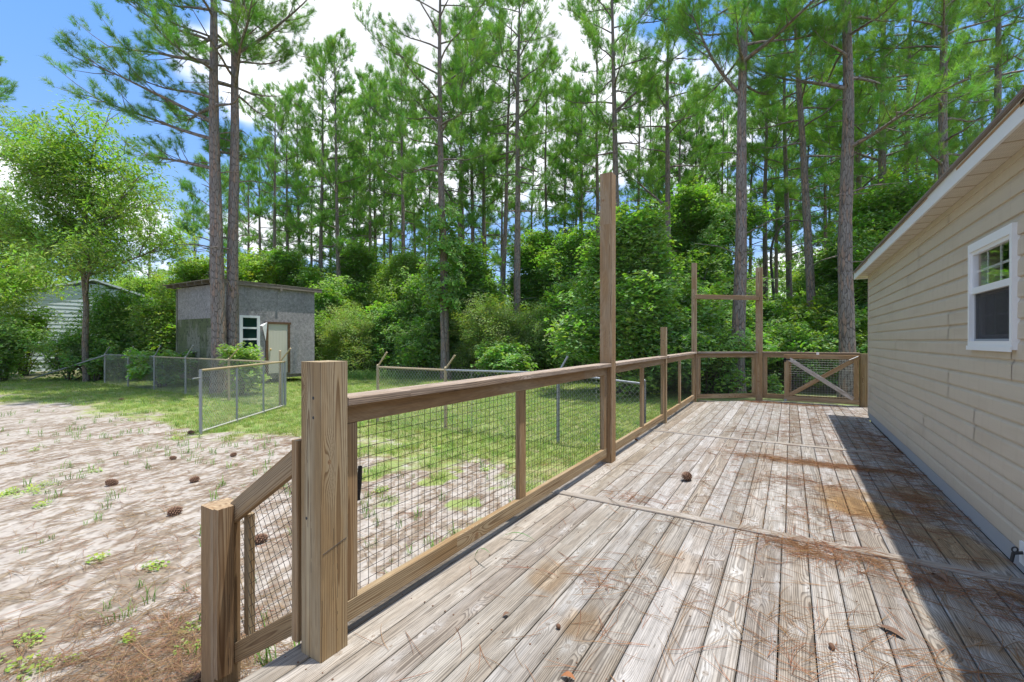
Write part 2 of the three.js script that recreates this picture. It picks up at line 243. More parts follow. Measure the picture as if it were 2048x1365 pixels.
{
  const NX = 260, s = [], uv = [], idx = [];
  for (let j = 0; j <= NX; j++) for (let i = 0; i <= NX; i++) { const x = gx0 + i / NX * 34, t = gs0 + j / NX * 34, e = sstep(0, 1.5, Math.min(x - gx0, gx1 - x, t - gs0, gs1 - t)); s.push(x, mix(GY, lumps(x, t), e), -t); uv.push(i / NX, j / NX); }
  for (let j = 0; j < NX; j++) for (let i = 0; i < NX; i++) { const a = j * (NX + 1) + i; idx.push(a, a + 1, a + NX + 2, a, a + NX + 2, a + NX + 1); }
  const near = idx.length, ring = (x0, x1, s0, s1) => { const b = s.length / 3; for (const [x, t] of [[x0, s0], [x1, s0], [x1, s1], [x0, s1]]) { s.push(x, GY, -t); uv.push(x / 8, t / 8); } idx.push(b, b + 1, b + 2, b, b + 2, b + 3); };
  const B = 400; ring(-B, B, -B, gs0); ring(-B, B, gs1, B); ring(-B, gx0, gs0, gs1); ring(gx1, B, gs0, gs1);
  const g = new THREE.BufferGeometry(); g.setAttribute('position', new THREE.Float32BufferAttribute(s, 3)); g.setAttribute('uv', new THREE.Float32BufferAttribute(uv, 2)); g.setIndex(idx); g.computeVertexNormals();
  g.addGroup(0, near, 0); g.addGroup(near, idx.length - near, 1);
  const relief = asRelief(groundTex);
  part('ground', g, [std({ map: groundTex, bumpMap: relief, bumpScale: 0.012, roughness: 0.96 }), std({ map: farTex, roughness: 0.97 })], null, 'structure').userData.label = 'sandy yard with pine straw that turns to grass towards the trees';
}

// ---------------------------------------------------------------- house with beige lap siding
const WX = 1.2, WEND = 10.05, E = 0.127;
{
  const h = thing('house', 'beige lap sided house with white fascia along the deck', 'house', [WX, 0, -2]);
  const local = (g) => g.translate(-WX, 0, 2);
  const WS0 = 3.95, WS1 = 4.75, WY0 = 1.32, WY1 = 2.1;               // window
  const wall = part('wall', [box(WX + 0.02, WX + 0.14, -0.4, WY0 + 0.02, -6, WEND - 0.02), box(WX + 0.02, WX + 0.14, WY1 - 0.02, 2.62, -6, WEND - 0.02), box(WX + 0.02, WX + 0.14, WY0 + 0.02, WY1 - 0.02, -6, WS0 + 0.02), box(WX + 0.02, WX + 0.14, WY0 + 0.02, WY1 - 0.02, WS1 - 0.02, WEND - 0.02)].map(local), M.beige, h);
  part('end_wall', [box(WX + 0.15, 9, -0.4, 2.62, WEND - 0.14, WEND - 0.02), box(WX + 0.15, 9, -0.4, 2.62, -6, -5.88), box(8.9, 9, -0.4, 2.62, -5.87, WEND - 0.15)].map(local), M.beige, h);
  part('inner_room', [box(WX + 0.15, 8.89, 0.0, 0.05, -5.87, WEND - 0.15), box(WX + 0.15, 8.89, 2.45, 2.5, -5.87, WEND - 0.15), box(4, 4.1, 0.06, 2.44, -5.87, WEND - 0.15)].map(local), M.room, h);
  // siding: double courses about 3.65 m long, one lapped over the next
  const one = [[0.006, 0], [0.0185, 0.0], [0.0205, 0.006], [0.0198, 0.045], [0.0185, 0.09], [0.015, 0.1], [0.01, 0.108], [0.007, 0.115]], prof = [...one, ...one.map(([a, b]) => [a, b + E]), [0.006, 2 * E]];
  const panel = (s0, s1, y0, c0, c1, tail) => { // its near end bows off the panel below, so the seam stands open
    const so = new Soup(), pr = prof.slice(c0 ? 8 : 0, c1 === 1 ? 9 : 17); let v = hash(s0 * 100 | 0, y0 * 100 | 0, 3) * 9, u0 = hash(s1 * 90 | 0, y0 * 70 | 0, 5) * 7;
    const cut = [[s0, 0.0036], [s0 + 0.03, 0.003], [s0 + 0.1, 0.0018], [s0 + 0.25, 0.0015]].filter((c) => c[0] < s1 - 0.1).map(([q, l]) => [q, tail ? l : 0.0015]); cut.push([s1, 0.0005]);
    for (let i = 0; i + 1 < pr.length; i++) {
      const [a, b] = [pr[i], pr[i + 1]], w = Math.hypot(a[0] - b[0], a[1] - b[1]);
      for (let k = 0; k + 1 < cut.length; k++) { const [p, l] = cut[k], [q, m] = cut[k + 1]; so.quad([-a[0] - l, y0 + a[1], -p], [-a[0] - m, y0 + a[1], -q], [-b[0] - m, y0 + b[1], -q], [-b[0] - l, y0 + b[1], -p], [(p + u0) / 2, v / 0.5], [(q + u0) / 2, v / 0.5], [(q + u0) / 2, (v + w) / 0.5], [(p + u0) / 2, (v + w) / 0.5]); }
      v += w;
    }
    return part('siding_panel', so.geo().translate(0, 0, 2), M.siding, wall);
  };
  const seam = [7.0, 6.2, 4.7, 5.35, 4.03, 5.35, 7.94, 6.97, 6.41, 5.35, 5.54];
  for (let r = -0; r < 10; r++) {
    const y0 = 0.118 + r * 2 * E, cuts = []; for (let s = seam[r] - 3.62 * 4; s < WEND; s += 3.62) if (s > -5.9) cuts.push(s);
    const ends = [-5.95, ...cuts, WEND - 0.03];
    for (let i = 0; i + 1 < ends.length; i++) for (const [c0, c1] of [[0, 2]]) {
      const a = ends[i], b = ends[i + 1] + (i + 2 < ends.length ? 0.03 : 0), proud = i > 0, clear = (c) => { const lo = y0 + c * E, hi = lo + E; return hi <= WY0 + 0.08 || lo >= WY1 - 0.11; };
      const inWin = a < WS1 && b > WS0;
      const rows = inWin && !(clear(0) && clear(1)) ? [[0, 1], [1, 2]] : [[0, 2]];
      for (const [p, q] of rows) {
        const ok = q - p === 2 || clear(p);
        if (!inWin || ok) panel(a, b, y0, p, q, proud); else { if (a < WS0) panel(a, WS0, y0, p, q, proud); if (b > WS1) panel(WS1, b, y0, p, q, false); }
      }
    }
  }
  part('starter_strip', local(box(WX - 0.02, WX + 0.015, 0.001, 0.116, -6, WEND - 0.03)), M.found, h);
  part('foundation', local(box(WX + 0.01, WX + 0.019, -0.4, 0.028, -6, WEND - 0.03)), M.dark, h);
  part('corner_trim', [box(WX - 0.028, WX + 0.0, 0.05, 2.53, WEND - 0.028, WEND + 0.012), box(WX + 0.0005, WX + 0.09, 0.05, 2.53, WEND - 0.012, WEND + 0.012)].map(local), M.beige, h);
  part('frieze', local(box(WX - 0.03, WX + 0.018, 2.475, 2.519, -6, WEND - 0.03)), M.beige, h);
  const GS = 10.46;
  const sof = part('soffit', box(1.03, WX + 0.02, 2.521, 2.535, -6, GS - 0.02).translate(-WX, 0, 2), M.soffit, h); for (let i = 0, u = sof.geometry.attributes.uv; i < u.count; i++) u.setXY(i, u.getX(i) * 5, u.getY(i) * 5);
  for (let s = -5; s < GS; s += 0.3) part('soffit_rib', local(box(1.04, WX - 0.032, 2.516, 2.5205, s, s + 0.012)), M.beige, h);
  part('fascia', [box(1.012, 1.029, 2.508, 2.622, -6, GS), box(1.0295, 5, 2.508, 2.53, GS - 0.018, GS)].map(local), M.fascia, h);
  for (const [a, b, y, t] of [[8.7, 10.2, 2.598, 0.012], [5.2, 7.6, 2.604, 0.01], [2.4, 4.4, 2.592, 0.016], [3.0, 3.35, 2.58, 0.03]]) part('bare_wood_edge', local(box(1.009, 1.0115, y, y + t, a, b)), M.peel, h);
  part('drip_edge', local(box(0.99, 1.008, 2.62, 2.6265, -6, GS + 0.01)), M.shingle, h);
  const roof = new THREE.Shape([[0.988, 2.6275], [5.2, 3.9], [5.2, 3.96], [0.988, 2.641]].map((p) => new THREE.Vector2(p[0] - WX, p[1]))), roof2 = new THREE.Shape([[5.2005, 3.9], [9.4, 2.63], [9.4, 2.66], [5.2005, 3.96]].map((p) => new THREE.Vector2(p[0] - WX, p[1])));
  for (const r of [roof, roof2]) part('roof', new THREE.ExtrudeGeometry(r, { depth: GS + 6, bevelEnabled: false }).translate(0, 0, -GS + 2), M.shingle, h);
  const gab = new THREE.Shape([[1.25, 2.622], [9, 2.622], [5.2, 3.86]].map((p) => new THREE.Vector2(p[0] - WX, p[1])));
  part('gable', new THREE.ExtrudeGeometry(gab, { depth: 0.1, bevelEnabled: false }).translate(0, 0, -WEND + 0.03 + 2), M.beige, h);
  part('gable', new THREE.ExtrudeGeometry(gab, { depth: 0.1, bevelEnabled: false }).translate(0, 0, 5.9 + 2), M.beige, h);
  // double hung window
  const w = new THREE.Group(); w.name = 'window'; h.add(w);
  const X0 = WX - 0.045, f = (x0, x1, y0, y1, s0, s1) => local(box(x0, x1, y0, y1, s0, s1));
  part('frame', [f(X0, WX + 0.05, WY0, WY0 + 0.055, WS0, WS1), f(X0, WX + 0.05, WY1 - 0.06, WY1, WS0, WS1), f(X0, WX + 0.05, WY0 + 0.0555, WY1 - 0.0605, WS0, WS0 + 0.036), f(X0, WX + 0.05, WY0 + 0.0555, WY1 - 0.0605, WS1 - 0.036, WS1), f(X0 - 0.008, X0 - 0.0005, WY0 - 0.012, WY0 + 0.02, WS0 - 0.005, WS1 + 0.005)], M.white, w);
  const ymid = 1.725;
  part('sash', [f(WX - 0.035, WX - 0.005, ymid, ymid + 0.045, WS0 + 0.0365, WS1 - 0.0365), f(WX - 0.032, WX - 0.005, WY1 - 0.085, WY1 - 0.0605, WS0 + 0.0365, WS1 - 0.0365), f(WX - 0.032, WX - 0.005, ymid + 0.0455, WY1 - 0.0855, WS0 + 0.0365, WS0 + 0.05), f(WX - 0.032, WX - 0.005, ymid + 0.0455, WY1 - 0.0855, WS1 - 0.05, WS1 - 0.0365)], M.white, w);
  part('sash', [f(WX + 0.005, WX + 0.03, WY0 + 0.0555, WY0 + 0.1, WS0 + 0.0365, WS1 - 0.0365), f(WX + 0.005, WX + 0.03, ymid - 0.02, ymid + 0.02, WS0 + 0.0365, WS1 - 0.0365), f(WX + 0.005, WX + 0.03, WY0 + 0.1005, ymid - 0.0205, WS0 + 0.0365, WS0 + 0.065), f(WX + 0.005, WX + 0.03, WY0 + 0.1005, ymid - 0.0205, WS1 - 0.065, WS1 - 0.0365)], M.white, w);
  part('pane', f(WX - 0.02, WX - 0.018, ymid + 0.0455, WY1 - 0.0855, WS0 + 0.0505, WS1 - 0.0505), M.glass, w);
  part('pane', f(WX + 0.016, WX + 0.018, WY0 + 0.1005, ymid - 0.0205, WS0 + 0.0655, WS1 - 0.0655), M.glass, w);
  const third = (WS1 - WS0 - 0.1) / 3;
  for (const [lo, hi, x] of [[ymid + 0.0455, WY1 - 0.0855, WX - 0.013], [WY0 + 0.1005, ymid - 0.0205, WX + 0.022]]) { for (const k of [1, 2]) part('muntin', f(x, x + 0.006, lo, hi, WS0 + 0.05 + third * k - 0.008, WS0 + 0.05 + third * k + 0.008), M.white, w); part('muntin', f(x + 0.0062, x + 0.011, (lo + hi) / 2 - 0.008, (lo + hi) / 2 + 0.008, WS0 + 0.051, WS1 - 0.051), M.white, w); }
  part('insect_screen', f(WX - 0.012, WX - 0.0115, WY0 + 0.06, ymid - 0.001, WS0 + 0.04, WS1 - 0.04), M.screen, w);
  part('screen_frame', [f(WX - 0.018, WX - 0.008, WY0 + 0.0556, WY0 + 0.07, WS0 + 0.0526, WS1 - 0.0526), f(WX - 0.018, WX - 0.008, WY0 + 0.0556, ymid - 0.001, WS0 + 0.037, WS0 + 0.052), f(WX - 0.018, WX - 0.008, WY0 + 0.0556, ymid - 0.001, WS1 - 0.052, WS1 - 0.037)], M.found, w);
}
{ // faucet box low on the wall
  const o = thing('wall_faucet', 'small white plate with a dark faucet low on the beige siding', 'faucet', [WX - 0.02, 0.1, -3.83]);
  part('plate', new THREE.BoxGeometry(0.012, 0.13, 0.1).translate(-0.006, 0.02, 0), M.white, o);
  part('valve', [pipe(new V3(-0.01, 0.03, 0), new V3(-0.055, 0.02, 0.01), 0.009), pipe(new V3(-0.053, 0.024, 0.01), new V3(-0.062, -0.03, 0.012), 0.009), new THREE.TorusGeometry(0.015, 0.004, 6, 14).rotateY(0.4).translate(-0.045, 0.04, 0)], M.rubber, o);
}

// ---------------------------------------------------------------- deck
const DX0 = -1.9, STRIPS = [3.7, 7.0], BW = 0.1445;
{
  const d = thing('deck', 'weathered grey plank deck beside the beige house', 'deck', [-0.35, 0, -5]);
  const R = rng(5), stainAt = (x, s) => { // tannin stains left by wet straw
    let k = 0; for (const [cx, cs, rx, rs, a] of [[0.52, 4.68, 0.33, 0.3, 1], [0.44, 5.05, 0.25, 0.2, 0.75], [0.92, 5.3, 0.24, 0.28, 0.65], [0.95, 4.15, 0.24, 0.36, 0.8], [0.75, 4.45, 0.2, 0.3, 0.6], [1.0, 2.75, 0.18, 0.25, 0.75], [0.7, 2.9, 0.1, 0.12, 0.6], [0.4, 6.05, 0.8, 0.1, 0.6], [-1.2, 2.35, 0.12, 0.16, 0.55], [-0.86, 2.05, 0.09, 0.14, 0.6], [-0.6, 2.9, 0.16, 0.2, 0.3], [-0.55, 11.45, 0.25, 0.1, 0.9], [0.0, 11.35, 0.3, 0.05, 0.8]]) { const q = ((x - cx) / rx) ** 2 + ((s - cs) / rs) ** 2 + (fbm(x * 9, s * 6, 3, 3) - 0.5) * 1.3; k = Math.max(k, a * (1 - sstep(0.55, 1.1, q))); } return k; };
  const nB = 22, end = (x) => x < -0.58 ? 11.8 - (-0.58 - x) * 0.86 : 11.85;
  const secs = [[-3.2, STRIPS[0] - 0.051, 0], [STRIPS[0] + 0.051, STRIPS[1] - 0.051, 1], [STRIPS[1] + 0.051, 99, 2]];
  for (const [s0, s1, q] of secs) for (let i = 0; i < nB; i++) {
    const jit = (q - 1) * 0.021, x0 = DX0 + i * BW + jit * (i > 0 ? 1 : 0), x1 = Math.min(DX0 + (i + 1) * BW + jit, s0 < 9.9 || true ? 3 : 3); let xc = (x0 + x1 - 0.005) / 2, w = x1 - x0 - 0.005 - R() * 0.002;
    const lim = xc + w / 2 > WX - 0.022;
    let S1 = s1 > 50 ? end(xc) : s1, parts = [[s0, S1]];
    if (lim) { const nx1 = WX - 0.022; if (nx1 - x0 > 0.03) { if (q < 2) { w = nx1 - x0; xc = x0 + w / 2; } else { continue; } } else continue; }
    if (R() > 0.8 && q < 2) { const m = s0 + (0.3 + 0.4 * R()) * (S1 - s0); parts = [[s0, m - 0.002], [m + 0.002, S1]]; }
    for (const [a, b] of parts) {
      const tone = 0.84 + 0.26 * R(), warm = R() * 0.1 - 0.03, left = sstep(-1.0, -1.75, xc);
      const base = [tone, tone * (1 - left * 0.04), tone * (1 - warm * 0.5 - left * 0.12)];
      const g = timber(b - a, w, 0.034, 28, 0.055, (X, Y, Z) => { const k = Y > 0.01 ? stainAt(xc + X, b - Z) : 0; return mix3(base, [base[0] * 0.82, base[1] * 0.56, base[2] * 0.26], k); }, 0.005);
      const m = part('deck_board', g, M.deck, d); m.position.set(xc + 0.35, -0.017 - R() * 0.0015, -b + 5); m.rotation.z = (R() - 0.5) * 0.006;
    }
  }
  for (let i = 0; i < 3; i++) { const x = 1.19 + i * 0.1445; const m = part('deck_board', timber(11.85 - 10.1, 0.139, 0.034, 28, 0.2, () => [1, 0.97, 0.93], 0.005), M.deck, d); m.position.set(x + 0.35 + 0.07 - 0.06, -0.018, -11.85 + 5); }
  { const m = part('deck_board', timber(10.06 - 7.06, 0.05, 0.034, 28, 0.2, () => [0.95, 0.93, 0.9], 0.005), M.deck, d); m.position.set(1.143 + 0.35, -0.018, -10.06 + 5); }
  for (const s of STRIPS) { const g = timber(3.06, 0.089, 0.038, 28, 0.1, () => [1.02, 1, 0.97], 0.006).rotateY(Math.PI / 2); const m = part('cross_board', g, M.strip, d); m.position.set(-1.895 + 0.35, -0.009, -s + 5); }
  const sr = rng(12), scr = []; for (let s = 0.55; s < 11.5; s += 0.61) for (let i = 0; i < 21; i++) for (const e of [0.03, 0.112]) scr.push({ p: new V3(DX0 + i * BW + e + (sr() - 0.5) * 0.012 + 0.35, 0.0005, -s + 5 + (sr() - 0.5) * 0.03), s: 0.8 + 0.5 * sr() });
  scatter('screw_head', new THREE.CylinderGeometry(0.004, 0.004, 0.002, 7), M.cone, scr, d, () => [1, 1, 1]);
  const j = []; for (let s = -3; s < 11.6; s += 0.6) j.push(box(-1.86, 1.15, -0.18, -0.037, s, s + 0.04)); j.push(box(-1.9, -1.862, -0.2, -0.037, -3.2, 10.7), box(-1.2, 1.2, -0.2, -0.037, 11.65, 11.69));
  part('joist', join(j.map((g) => g.translate(0.35, 0, 5))), M.oldWood, d, 'stuff');
}

// railing: posts, and framed panels of welded wire between them
const RX = -1.77;                                                    // centre line of the rail
function gridMesh(poly, ax, r = 0.0016, pitch = 0.0508, ang = 0) { // wires clipped to a convex polygon in a plane; ax maps 2-D to world
  const out = [], cl = (nx, ny, c) => { let t0 = -1e9, t1 = 1e9; const dx = -ny, dy = nx, px = nx * c, py = ny * c; for (let i = 0; i < poly.length; i++) { const [ax_, ay] = poly[i], [bx, by] = poly[(i + 1) % poly.length], ex = bx - ax_, ey = by - ay, den = ex * dy - ey * dx, num = ex * (py - ay) - ey * (px - ax_); if (Math.abs(den) < 1e-9) { if (num < 0) return null; continue; } const t = -num / den; if (den > 0) t0 = Math.max(t0, t); else t1 = Math.min(t1, t); } return t1 > t0 ? [[px + dx * t0, py + dy * t0], [px + dx * t1, py + dy * t1]] : null; };
  for (const [k, lift] of [[0, 0], [Math.PI / 2, 2 * r]]) { const nx = Math.cos(ang + k), ny = Math.sin(ang + k); for (let c = -15; c < 15; c += pitch) { const q = cl(nx, ny, c + hash(Math.round(c * 99), 3, k ? 1 : 2) * 0.003); if (q) out.push(tube([ax(...q[0], lift), ax(...q[1], lift)], [r, r], 3).geo()); } }
  return join(out);
}
function railPanel(label, p, q, stiles, opt = {}) { // p, q: ground plan ends [x, s]
  const len = Math.hypot(q[0] - p[0], q[1] - p[1]), ux = (q[0] - p[0]) / len, us = (q[1] - p[1]) / len;
  const o = thing('railing_panel', label, 'railing', [p[0], 0, -p[1]], Math.atan2(-ux, us) , 'framed wire panels of the deck railing');   // local -z runs along the panel
  const Q = (s, y, x = 0) => new V3(x, y, -s);
  level('cap_rail', Q(0, 1.101), Q(len, 1.101), 0.14, 0.038, opt.cap ?? M.cap, o, 28);
  level('top_rail', Q(0.001, 1.035), Q(len - 0.001, 1.035), 0.038, 0.089, M.rail, o); level('bottom_rail', Q(0.001, 0.115), Q(len - 0.001, 0.115), 0.04, 0.1, M.railB, o);
  for (const [s, w] of stiles) beam('stile', Q(s, 0.166), Q(s, 0.99), w, 0.037, M.rail, o, new V3(1, 0, 0));
  const m = part('wire_mesh', gridMesh([[0.02, 0.08], [len - 0.02, 0.08], [len - 0.02, 1.06], [0.02, 1.06]], (a, b, l) => Q(a, b, -0.024 - l)), M.wire, o, 'stuff');
  return o;
}
const sixBySix = 0.14;
function postThing(label, x, s, y0, y1, w, mat, turn = 0) { const o = thing('wooden_post', label, 'post', [x, y0, -s], turn, 'timber posts of the deck railing'); const g = timber(y1 - y0, w, w); g.rotateX(-Math.PI / 2); part('shaft', g, mat, o); return o; }
{
  const p1 = postThing('thick square timber post nearest the camera at the stair top', -1.772, 1.272, 0, 1.286, sixBySix, M.postGrey);
  part('nail_hole', [[0.02, 1.13], [0.02, 1.045], [-0.03, 0.6]].map(([x, y]) => pipe(new V3(x, y, 0.0695), new V3(x, y, 0.0708), 0.007, 8)), M.dark, p1);
  part('saw_line', pipe(new V3(0.0703, 0.46, 0.06), new V3(0.0703, 0.49, -0.06), 0.0014, 4), M.dark, p1);
  const p2 = postThing('tallest square timber post rising far above the railing', -1.77, 4.95, 0, 3.27, sixBySix, M.post);
  part('nail_hole', [[0.02, 1.22], [0.02, 1.15], [-0.01, 0.95], [0.02, 0.4]].map(([x, y]) => pipe(new V3(0.0695, y, x), new V3(0.0708, y, x), 0.006, 8)), M.dark, p2);
  const p3 = postThing('short narrow post with two dark holes, just above railing height', -1.79, 7.72, 0, 1.6, 0.09, M.postGrey);
  part('nail_hole', [1.32, 1.38].map((y) => pipe(new V3(0.0, y, 0.0445), new V3(0.0, y, 0.0462), 0.008, 8)), M.dark, p3);
  const p4 = postThing('tall corner post carrying the left end of the crossbeam', -1.83, 10.76, 0, 3.11, 0.1, M.post);
  const p5 = postThing('tall post carrying the right end of the crossbeam beside the gate', -0.6, 11.8, 0, 3.05, 0.14, M.post);
  postThing('brown gate post close to the house corner', 1.31, 11.78, 0, 1.1, 0.14, M.railB);
  railPanel('longest railing panel, between the nearest post and the tallest post', [RX, 1.345], [RX, 4.878], [[0.05, 0.085], [1.65, 0.1], [3.48, 0.085]]);
  railPanel('railing panel between the tallest post and the short post', [RX, 5.022], [RX - 0.015, 7.672], [[0.05, 0.085], [1.35, 0.1], [2.6, 0.085]]);
  railPanel('railing panel between the short post and the corner post', [RX - 0.02, 7.768], [-1.83, 10.708], [[0.05, 0.085], [1.3, 0.1], [2.88, 0.085]]);
  railPanel('slanted railing panel under the crossbeam across the cut deck corner', [-1.79, 10.80], [-0.66, 11.755], [[0.05, 0.085], [1.42, 0.085]]);
  railPanel('far railing panel behind the cross braced gate', [-0.53, 11.8], [1.238, 11.78], [[0.05, 0.09], [0.52, 0.085]]);
  const cb = thing('crossbeam', 'horizontal crossbeam nailed between two tall posts at the far deck corner', 'beam', [-1.83, 2.35, -10.76]);
  const a = new V3(0.03, 0, 0.07), b = new V3(1.22, 0.0, -0.96); beam('board', a, b, 0.038, 0.1, M.gate, cb);
}
{ // gate with two crossed braces, hung on the deck side of the far panel
  const o = thing('wooden_gate', 'timber gate with X shaped brace and wire mesh at the far deck end', 'gate', [-0.11, 0, -11.64]);
  const W = 1.33, Q = (x, y, z = 0) => new V3(x, y, z);
  level('top_bar', Q(0, 1.025, 0), Q(W, 1.025, 0), 0.038, 0.089, M.gate, o); level('bottom_bar', Q(0.0, 0.1, 0), Q(W, 0.1, 0), 0.038, 0.1, M.rail, o);
  for (const x of [0.05, W - 0.05]) beam('gate_stile', Q(x, 0.151, 0), Q(x, 0.98, 0), 0.09, 0.037, M.rail, o, new V3(0, 0, 1));
  const br1 = beam('brace', Q(0.1, 0.97, 0.0), Q(W - 0.1, 0.16, 0.0), 0.085, 0.02, M.pale, o, new V3(0, 0, 1), 28); br1.position.z = 0.012;
  beam('brace', Q(0.1, 0.17, 0), Q(W - 0.1, 0.96, 0), 0.085, 0.018, M.gate, o, new V3(0, 0, 1)).position.z = -0.009;
  part('wire_mesh', gridMesh([[0.02, 0.08], [W - 0.02, 0.08], [W - 0.02, 1.04], [0.02, 1.04]], (x, y, l) => Q(x, y, -0.024 - l), 0.0016), M.chain, o, 'stuff');
  part('hinge', [new THREE.BoxGeometry(0.14, 0.03, 0.006).translate(0.05, 0.955, 0.0215), new THREE.BoxGeometry(0.04, 0.09, 0.006).translate(0.02, 0.95, 0.0215)], M.rubber, o);
  part('corner_bracket', [new THREE.BoxGeometry(0.05, 0.05, 0.006).translate(0.03, 0.06, 0.0235)], M.galv, o);
  part('latch', [pipe(new V3(W - 0.02, 1.05, 0.03), new V3(W - 0.17, 0.97, 0.03), 0.008, 6)], M.white, o);
  part('clasp', [new THREE.BoxGeometry(0.05, 0.05, 0.03).translate(0.62, 1.095, -0.02)], M.white, o);
}
{ // stair railing sloping down to the newel in the yard
  const nw = thing('newel_post', 'stubby square newel post standing in the sandy yard', 'post', [-2.68, GY - 0.12, -1.27]);
  part('shaft', timber(0.475 + 0.54, 0.14, 0.14).rotateX(-Math.PI / 2), M.post, nw);
  const o = thing('stair_railing', 'slanted stair railing with wire mesh between newel and nearest post', 'railing', [-2.608, 0, -1.325]);
  const Q = (x, y, z = 0) => new V3(x, y, z), L = 0.743, sl = 0.64, sh = (g) => { const p = g.attributes.position; for (let i = 0; i < p.count; i++) p.setY(i, p.getY(i) + p.getX(i) * sl); g.computeVertexNormals(); return g; };
  const bar = (len, a, b, x, y, z) => sh(timber(len, a, b).rotateY(Math.PI / 2).translate(x, y, z));
  part('top_rail', bar(L, 0.04, 0.125, 0.0, 0.43, 0.02), M.rail, o); part('bottom_rail', bar(L, 0.04, 0.115, 0.0, -0.35, 0.02), M.railB, o);
  for (const x of [0.022, L - 0.02]) part('stile', timber(0.9, 0.044, 0.085).rotateX(-Math.PI / 2).translate(x, -0.43 + x * sl, 0.085), M.gate, o);
  for (const x of [0.075, L - 0.07]) part('stile', timber(0.66, 0.05, 0.037).rotateX(-Math.PI / 2).translate(x, -0.28 + x * sl, -0.022), M.railB, o);
  part('wire_mesh', gridMesh([[0.02, -0.36 + 0.01], [L - 0.02, -0.36 + L * sl], [L - 0.02, 0.45 + L * sl], [0.02, 0.45]], (x, y, l) => Q(x, y, -0.004 - l), 0.0016, 0.0508, Math.atan(sl)), M.wire, o, 'stuff');
}

// ---------------------------------------------------------------- chain link fences
function chainGeo(len, h, r = 0.0027, sx = 0.078) { // woven diamonds, ends standing up as barbs
  const s = new Soup(), n = Math.round(len / sx), step = len / n, rows = Math.round(h / 0.046);
  for (let i = 0; i <= n; i++) for (const dir of [1]) { const pts = [], rad = []; for (let k = 0; k <= rows; k++) { pts.push(new V3(clamp(i * step + ((k % 2) ? step * 0.53 : -step * 0.03), -0.01, len + 0.02), k * h / rows, (k % 2 ? 1 : -1) * 0.003)); rad.push(r); } pts.push(new V3(pts.at(-1).x + 0.012, h + 0.035, 0)); rad.push(r); tube(pts, rad, 3, s);
    const p2 = []; for (let k = 0; k <= rows; k++) p2.push(new V3(clamp(i * step + ((k % 2) ? -step * 0.47 + 0 : step * 0.03) , -0.01, len + 0.02), k * h / rows, (k % 2 ? -1 : 1) * 0.003)); if (i < n + 1) tube(p2, rad.slice(0, p2.length), 3, s); }
  return s.geo();
}
